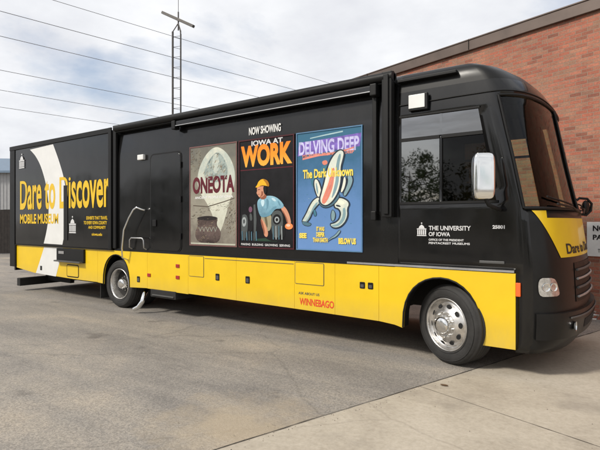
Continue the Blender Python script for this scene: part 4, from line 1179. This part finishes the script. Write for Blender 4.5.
# ================================================================== TREES across the street (mirrored in the bus glass)
leafm = [mat('green_leaves', (.075, .11, .035), .7, var=.4, scale=2), mat('yellowing_leaves', (.32, .27, .06), .7, var=.4, scale=2)]
bark = mat('bark', (.09, .07, .055), .9, var=.4)
def tree(loc, h, cr, lm, label, seed):
    rr = random.Random(seed)
    t = empty('street_tree', loc); tag(t, label, 'tree', 'trees across the street behind the camera')
    a = Acc(); a.tube([(0, 0, 0), (.05, 0, h*.25), (-.03, .05, h*.5), (.0, 0, h*.85)], [.17, .13, .09, .03], bark, 8)
    for k in range(9):
        an = rr.random()*6.28; z = h*(.3+.06*k); a.tube([(0, 0, z), (math.cos(an)*cr*.45, math.sin(an)*cr*.45, z+.5), (math.cos(an)*cr*.8, math.sin(an)*cr*.8, z+1.0)], [.06, .035, .012], bark, 6)
    child(a, 'trunk', t)
    a = Acc(); vs = []; fs = []
    clumps = []
    for k in range(64):
        an = rr.random()*6.28; z = h*(.08+.92*rr.random()); q = (z/h-.12)/.88
        rad = cr*math.sin(PI*min(.97, .18+.72*q))*math.sqrt(rr.random()); clumps.append((math.cos(an)*rad, math.sin(an)*rad, z, .45+.45*rr.random()))
    for cx, cy, cz, cr_ in clumps:
        for k in range(110):
            d = Vector((rr.gauss(0, 1), rr.gauss(0, 1), rr.gauss(0, .8))).normalized()*cr_*(.5+.6*rr.random())
            c = Vector((cx, cy, cz))+d; u = Vector((rr.gauss(0, 1), rr.gauss(0, 1), rr.gauss(0, 1))).normalized(); v = u.orthogonal().normalized()
            s_ = .07+.06*rr.random(); o = len(vs); vs += [c-u*s_, c+v*s_*.6, c+u*s_, c-v*s_*.6]; fs.append((o, o+1, o+2, o+3))
    a.add(vs, fs, lm); child(a, 'crown', t)
ADJ = ['broad', 'slim', 'rounded', 'spreading', 'low', 'tall', 'dense', 'open', 'leaning', 'full', 'ragged', 'bushy']
for k in range(12):
    x = 10-6.2*k+random.uniform(-1, 1); q = k in (3, 7)
    h = 6.7+random.uniform(-.7, .7)
    tree((x, -29+random.uniform(-2, 2), 0), h, 4.0, leafm[q], ADJ[k]+(' yellowing' if q else ' green')+' leafy tree in the row across the street facing the bus', k+5)

# ================================================================== SKY, SUN, CAMERA
w = bpy.data.worlds.new('World'); S.world = w; w.use_nodes = True
t = w.node_tree; t.nodes.clear()
out = N(t, 'ShaderNodeOutputWorld')
SUN_EL = 40; AZ = math.atan2(-.90, -.43)     # direction towards the sun in the XY plane
sky = N(t, 'ShaderNodeTexSky', sky_type='NISHITA'); sky.sun_disc = False
sky.sun_elevation = R(SUN_EL); sky.sun_rotation = PI/2-AZ; sky.air_density = 1.0; sky.dust_density = 1.5
b1 = N(t, 'ShaderNodeBackground', i_Strength=.12); L(t, sky.outputs[0], b1.inputs[0])
tc = N(t, 'ShaderNodeTexCoord')
sx = N(t, 'ShaderNodeSeparateXYZ'); L(t, tc.outputs['Generated'], sx.inputs[0])
mz = N(t, 'ShaderNodeMath', operation='MAXIMUM'); mz.inputs[1].default_value = .0; L(t, sx.outputs['Z'], mz.inputs[0])
az = N(t, 'ShaderNodeMath', operation='ADD'); az.inputs[1].default_value = .22; L(t, mz.outputs[0], az.inputs[0])
dx_ = N(t, 'ShaderNodeMath', operation='DIVIDE'); L(t, sx.outputs['X'], dx_.inputs[0]); L(t, az.outputs[0], dx_.inputs[1])
dy_ = N(t, 'ShaderNodeMath', operation='DIVIDE'); L(t, sx.outputs['Y'], dy_.inputs[0]); L(t, az.outputs[0], dy_.inputs[1])
cv = N(t, 'ShaderNodeCombineXYZ'); L(t, dx_.outputs[0], cv.inputs[0]); L(t, dy_.outputs[0], cv.inputs[1])
mp = N(t, 'ShaderNodeMapping'); mp.inputs['Location'].default_value = (.6, .4, 0); mp.inputs['Scale'].default_value = (1, 1, 1); L(t, cv.outputs[0], mp.inputs[0])
n1 = N(t, 'ShaderNodeTexNoise', i_Scale=1.0, i_Detail=8.0, i_Roughness=.55, i_Distortion=.3); L(t, mp.outputs[0], n1.inputs['Vector'])
cf = ramp(t, [(.34, .35), (.46, .97)]); L(t, n1.outputs['Fac'], cf.inputs[0])
n2 = N(t, 'ShaderNodeTexNoise', i_Scale=1.8, i_Detail=7.0, i_Roughness=.55); L(t, mp.outputs[0], n2.inputs['Vector'])
cc = ramp(t, [(.32, (.60, .61, .65)), (.5, (.71, .72, .745)), (.66, (.82, .825, .84))]); L(t, n2.outputs['Fac'], cc.inputs[0])
b2 = N(t, 'ShaderNodeBackground', i_Strength=1.0); L(t, cc.outputs[0], b2.inputs[0])
ms = N(t, 'ShaderNodeMixShader'); L(t, cf.outputs[0], ms.inputs[0]); L(t, b1.outputs[0], ms.inputs[1]); L(t, b2.outputs[0], ms.inputs[2])
L(t, ms.outputs[0], out.inputs[0])

sl = bpy.data.lights.new('sun', 'SUN'); sl.energy = 2.7; sl.angle = R(9); sl.color = (1, .94, .85)
so_ = bpy.data.objects.new('sun', sl); COL.objects.link(so_)
sd = Vector((math.cos(AZ)*math.cos(R(SUN_EL)), math.sin(AZ)*math.cos(R(SUN_EL)), math.sin(R(SUN_EL))))
so_.rotation_euler = sd.to_track_quat('Z', 'Y').to_euler(); so_.location = (0, -10, 20)

cd = bpy.data.cameras.new('camera'); co = bpy.data.objects.new('camera', cd); COL.objects.link(co)
cd.sensor_width = 36; cd.lens = 490/600*36; cd.shift_y = -3/600; cd.clip_end = 3000; cd.clip_start = .05
co.location = (0, -5.7, 1.7)
fw = Vector((-.588, .809, 0)).normalized()
co.rotation_euler = fw.to_track_quat('-Z', 'Y').to_euler()
S.camera = co
S.view_settings.view_transform = 'Standard'; S.view_settings.look = 'None'; S.view_settings.exposure = .35; S.view_settings.gamma = 1
S.view_settings.use_curve_mapping = False
